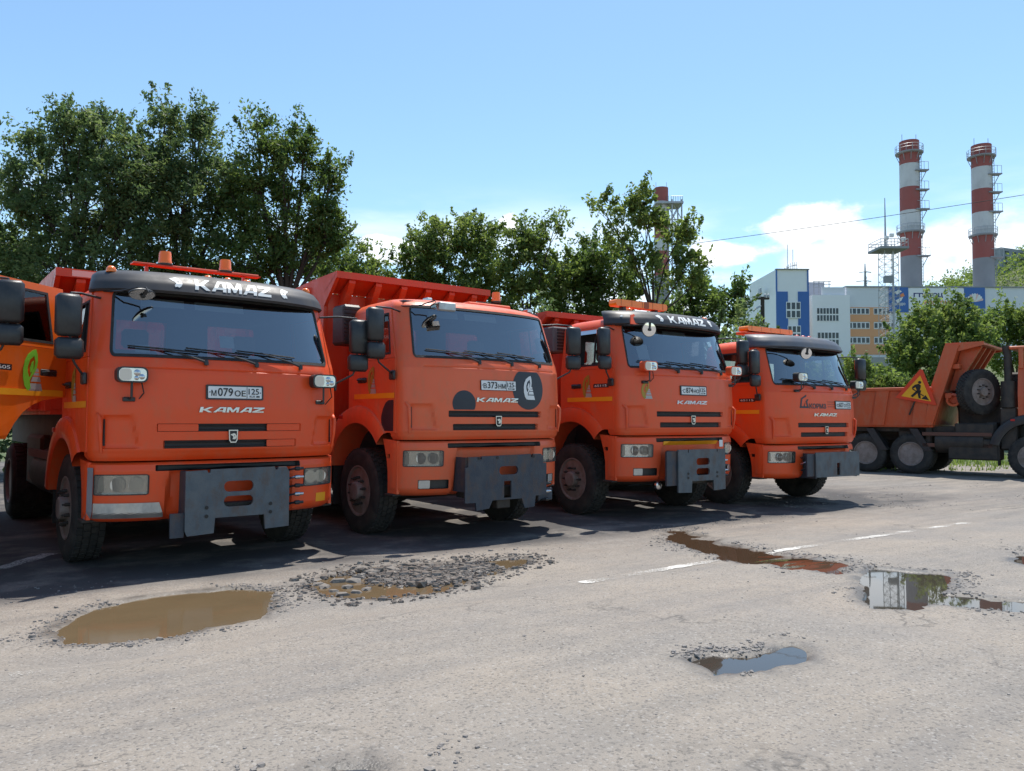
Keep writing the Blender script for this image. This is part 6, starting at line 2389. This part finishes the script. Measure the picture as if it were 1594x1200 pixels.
for x, y in ((20, 374), (-6, 372), (2, 368)):
    MB().box(x * s_ - .25, x * s_ + .25, -hw1, -hw1 + .4, Zm(y) - .25, Zm(y) + .25, .05).build('floodlight', M_WHITE, mast, 0)
MB().box(-13 * s_, -1 * s_, -hw1 - .6, -hw1 + .1, Zm(442), Zm(432)).build('equipment_box', B_DGREY, mast, 0)

# far pylon
d = 260
p = at(1347, 447, d)
py_ = empty('power_pylon', (p.x, p.y, 20), -YAW)
tag(py_, 'small far lattice pylon above the plant roof', 'pylon')
s_ = d / 1232.4
Zp = lambda y: at(1347, y, d).z - 20
lg = MB()
for sx in (-1, 1):
    for sy in (-1, 1):
        lg.tube([(sx * 5 * s_, sy * 5 * s_, 0), (0, 0, Zp(410))], .16, 4)
for y in (440, 432, 424, 417):
    k_ = (y - 410) / 60 * 5 * s_
    lg.tube([(-k_, -k_, Zp(y)), (k_, -k_, Zp(y + 7))], .1, 4)
    lg.tube([(k_, -k_, Zp(y)), (-k_, -k_, Zp(y + 7))], .1, 4)
for y, a in ((424, 9), (438, 14)):
    lg.tube([(-a * s_, 0, Zp(y)), (0, 0, Zp(y - 1.5)), (2, 0, Zp(y))], .18, 4)
lg.build('pylon_lattice', B_STEEL, py_, 0)

# wooden pole with lamps
d = 48
p = at(1186, 560, d)
gz_ = float(hill(np.array([p.x]), np.array([p.y]))[0])
pole = empty('utility_pole', (p.x, p.y, gz_), -YAW)
tag(pole, 'dark wooden utility pole with crossarm left of the blue tower', 'pole')
s_ = d / 1232.4
Zq = lambda y: at(1186, y, d).z - gz_
MB().tube([(0, 0, -.5), (2 * s_, 0, Zq(462))], [.17, .12], 8).build('pole_shaft', M_BARK, pole, 50)
MB().box(-8 * s_, 12 * s_, -.1, .1, Zq(466), Zq(463.5)).build('crossarm', M_BARK, pole, 0)
for x in (-7, -2, 6, 11):
    MB().lathe([(.06, 0), (.09, .1), (.05, .22), (0, .25)], (x * s_, 0, Zq(463.5)), 'z', 8).build('insulator', B_STEEL, pole, 40)
MB().tube([(0, 0, Zq(476)), (-12 * s_, -.3, Zq(482))], .06, 5).build('lamp_bracket', B_STEEL, pole, 40)

# overhead wire
w0, w1 = at(980, 392, 46), at(1700, 286, 40)
pts_ = []
for i in range(41):
    a = i / 40
    q_ = w0.lerp(w1, a)
    q_.z -= 4 * a * (1 - a) * .12
    pts_.append(q_)
wo_ = MB().tube(pts_, .016, 5).build('overhead_wire', M_RUBBER, None, 60)
tag(wo_, 'thin black overhead wire crossing the sky before the chimneys', 'wire')

# hillside apartment block
d = 420
s_ = d / 1232.4
p = at(1590, 420, d)
ab = empty('apartment_block', (p.x, p.y, 0), -YAW + R(24))
tag(ab, 'grey concrete apartment block on the far hill', 'building')
zt_, zb_ = at(1590, 389, d).z, at(1590, 440, d).z
wl = MB().box(-16, 60, 0, 14, zb_, zt_).build('wall', mat('grey_panel_block', (.36, .37, .40), .8, var=.4, vs=.1), ab, 0)
for j in range(4):
    for i in range(12):
        MB().box(-13 + i * 6, -10 + i * 6, -.12, -.01, zt_ - 3.2 - j * 3.0, zt_ - 1.6 - j * 3.0).build('window', B_WIN, wl, 0)
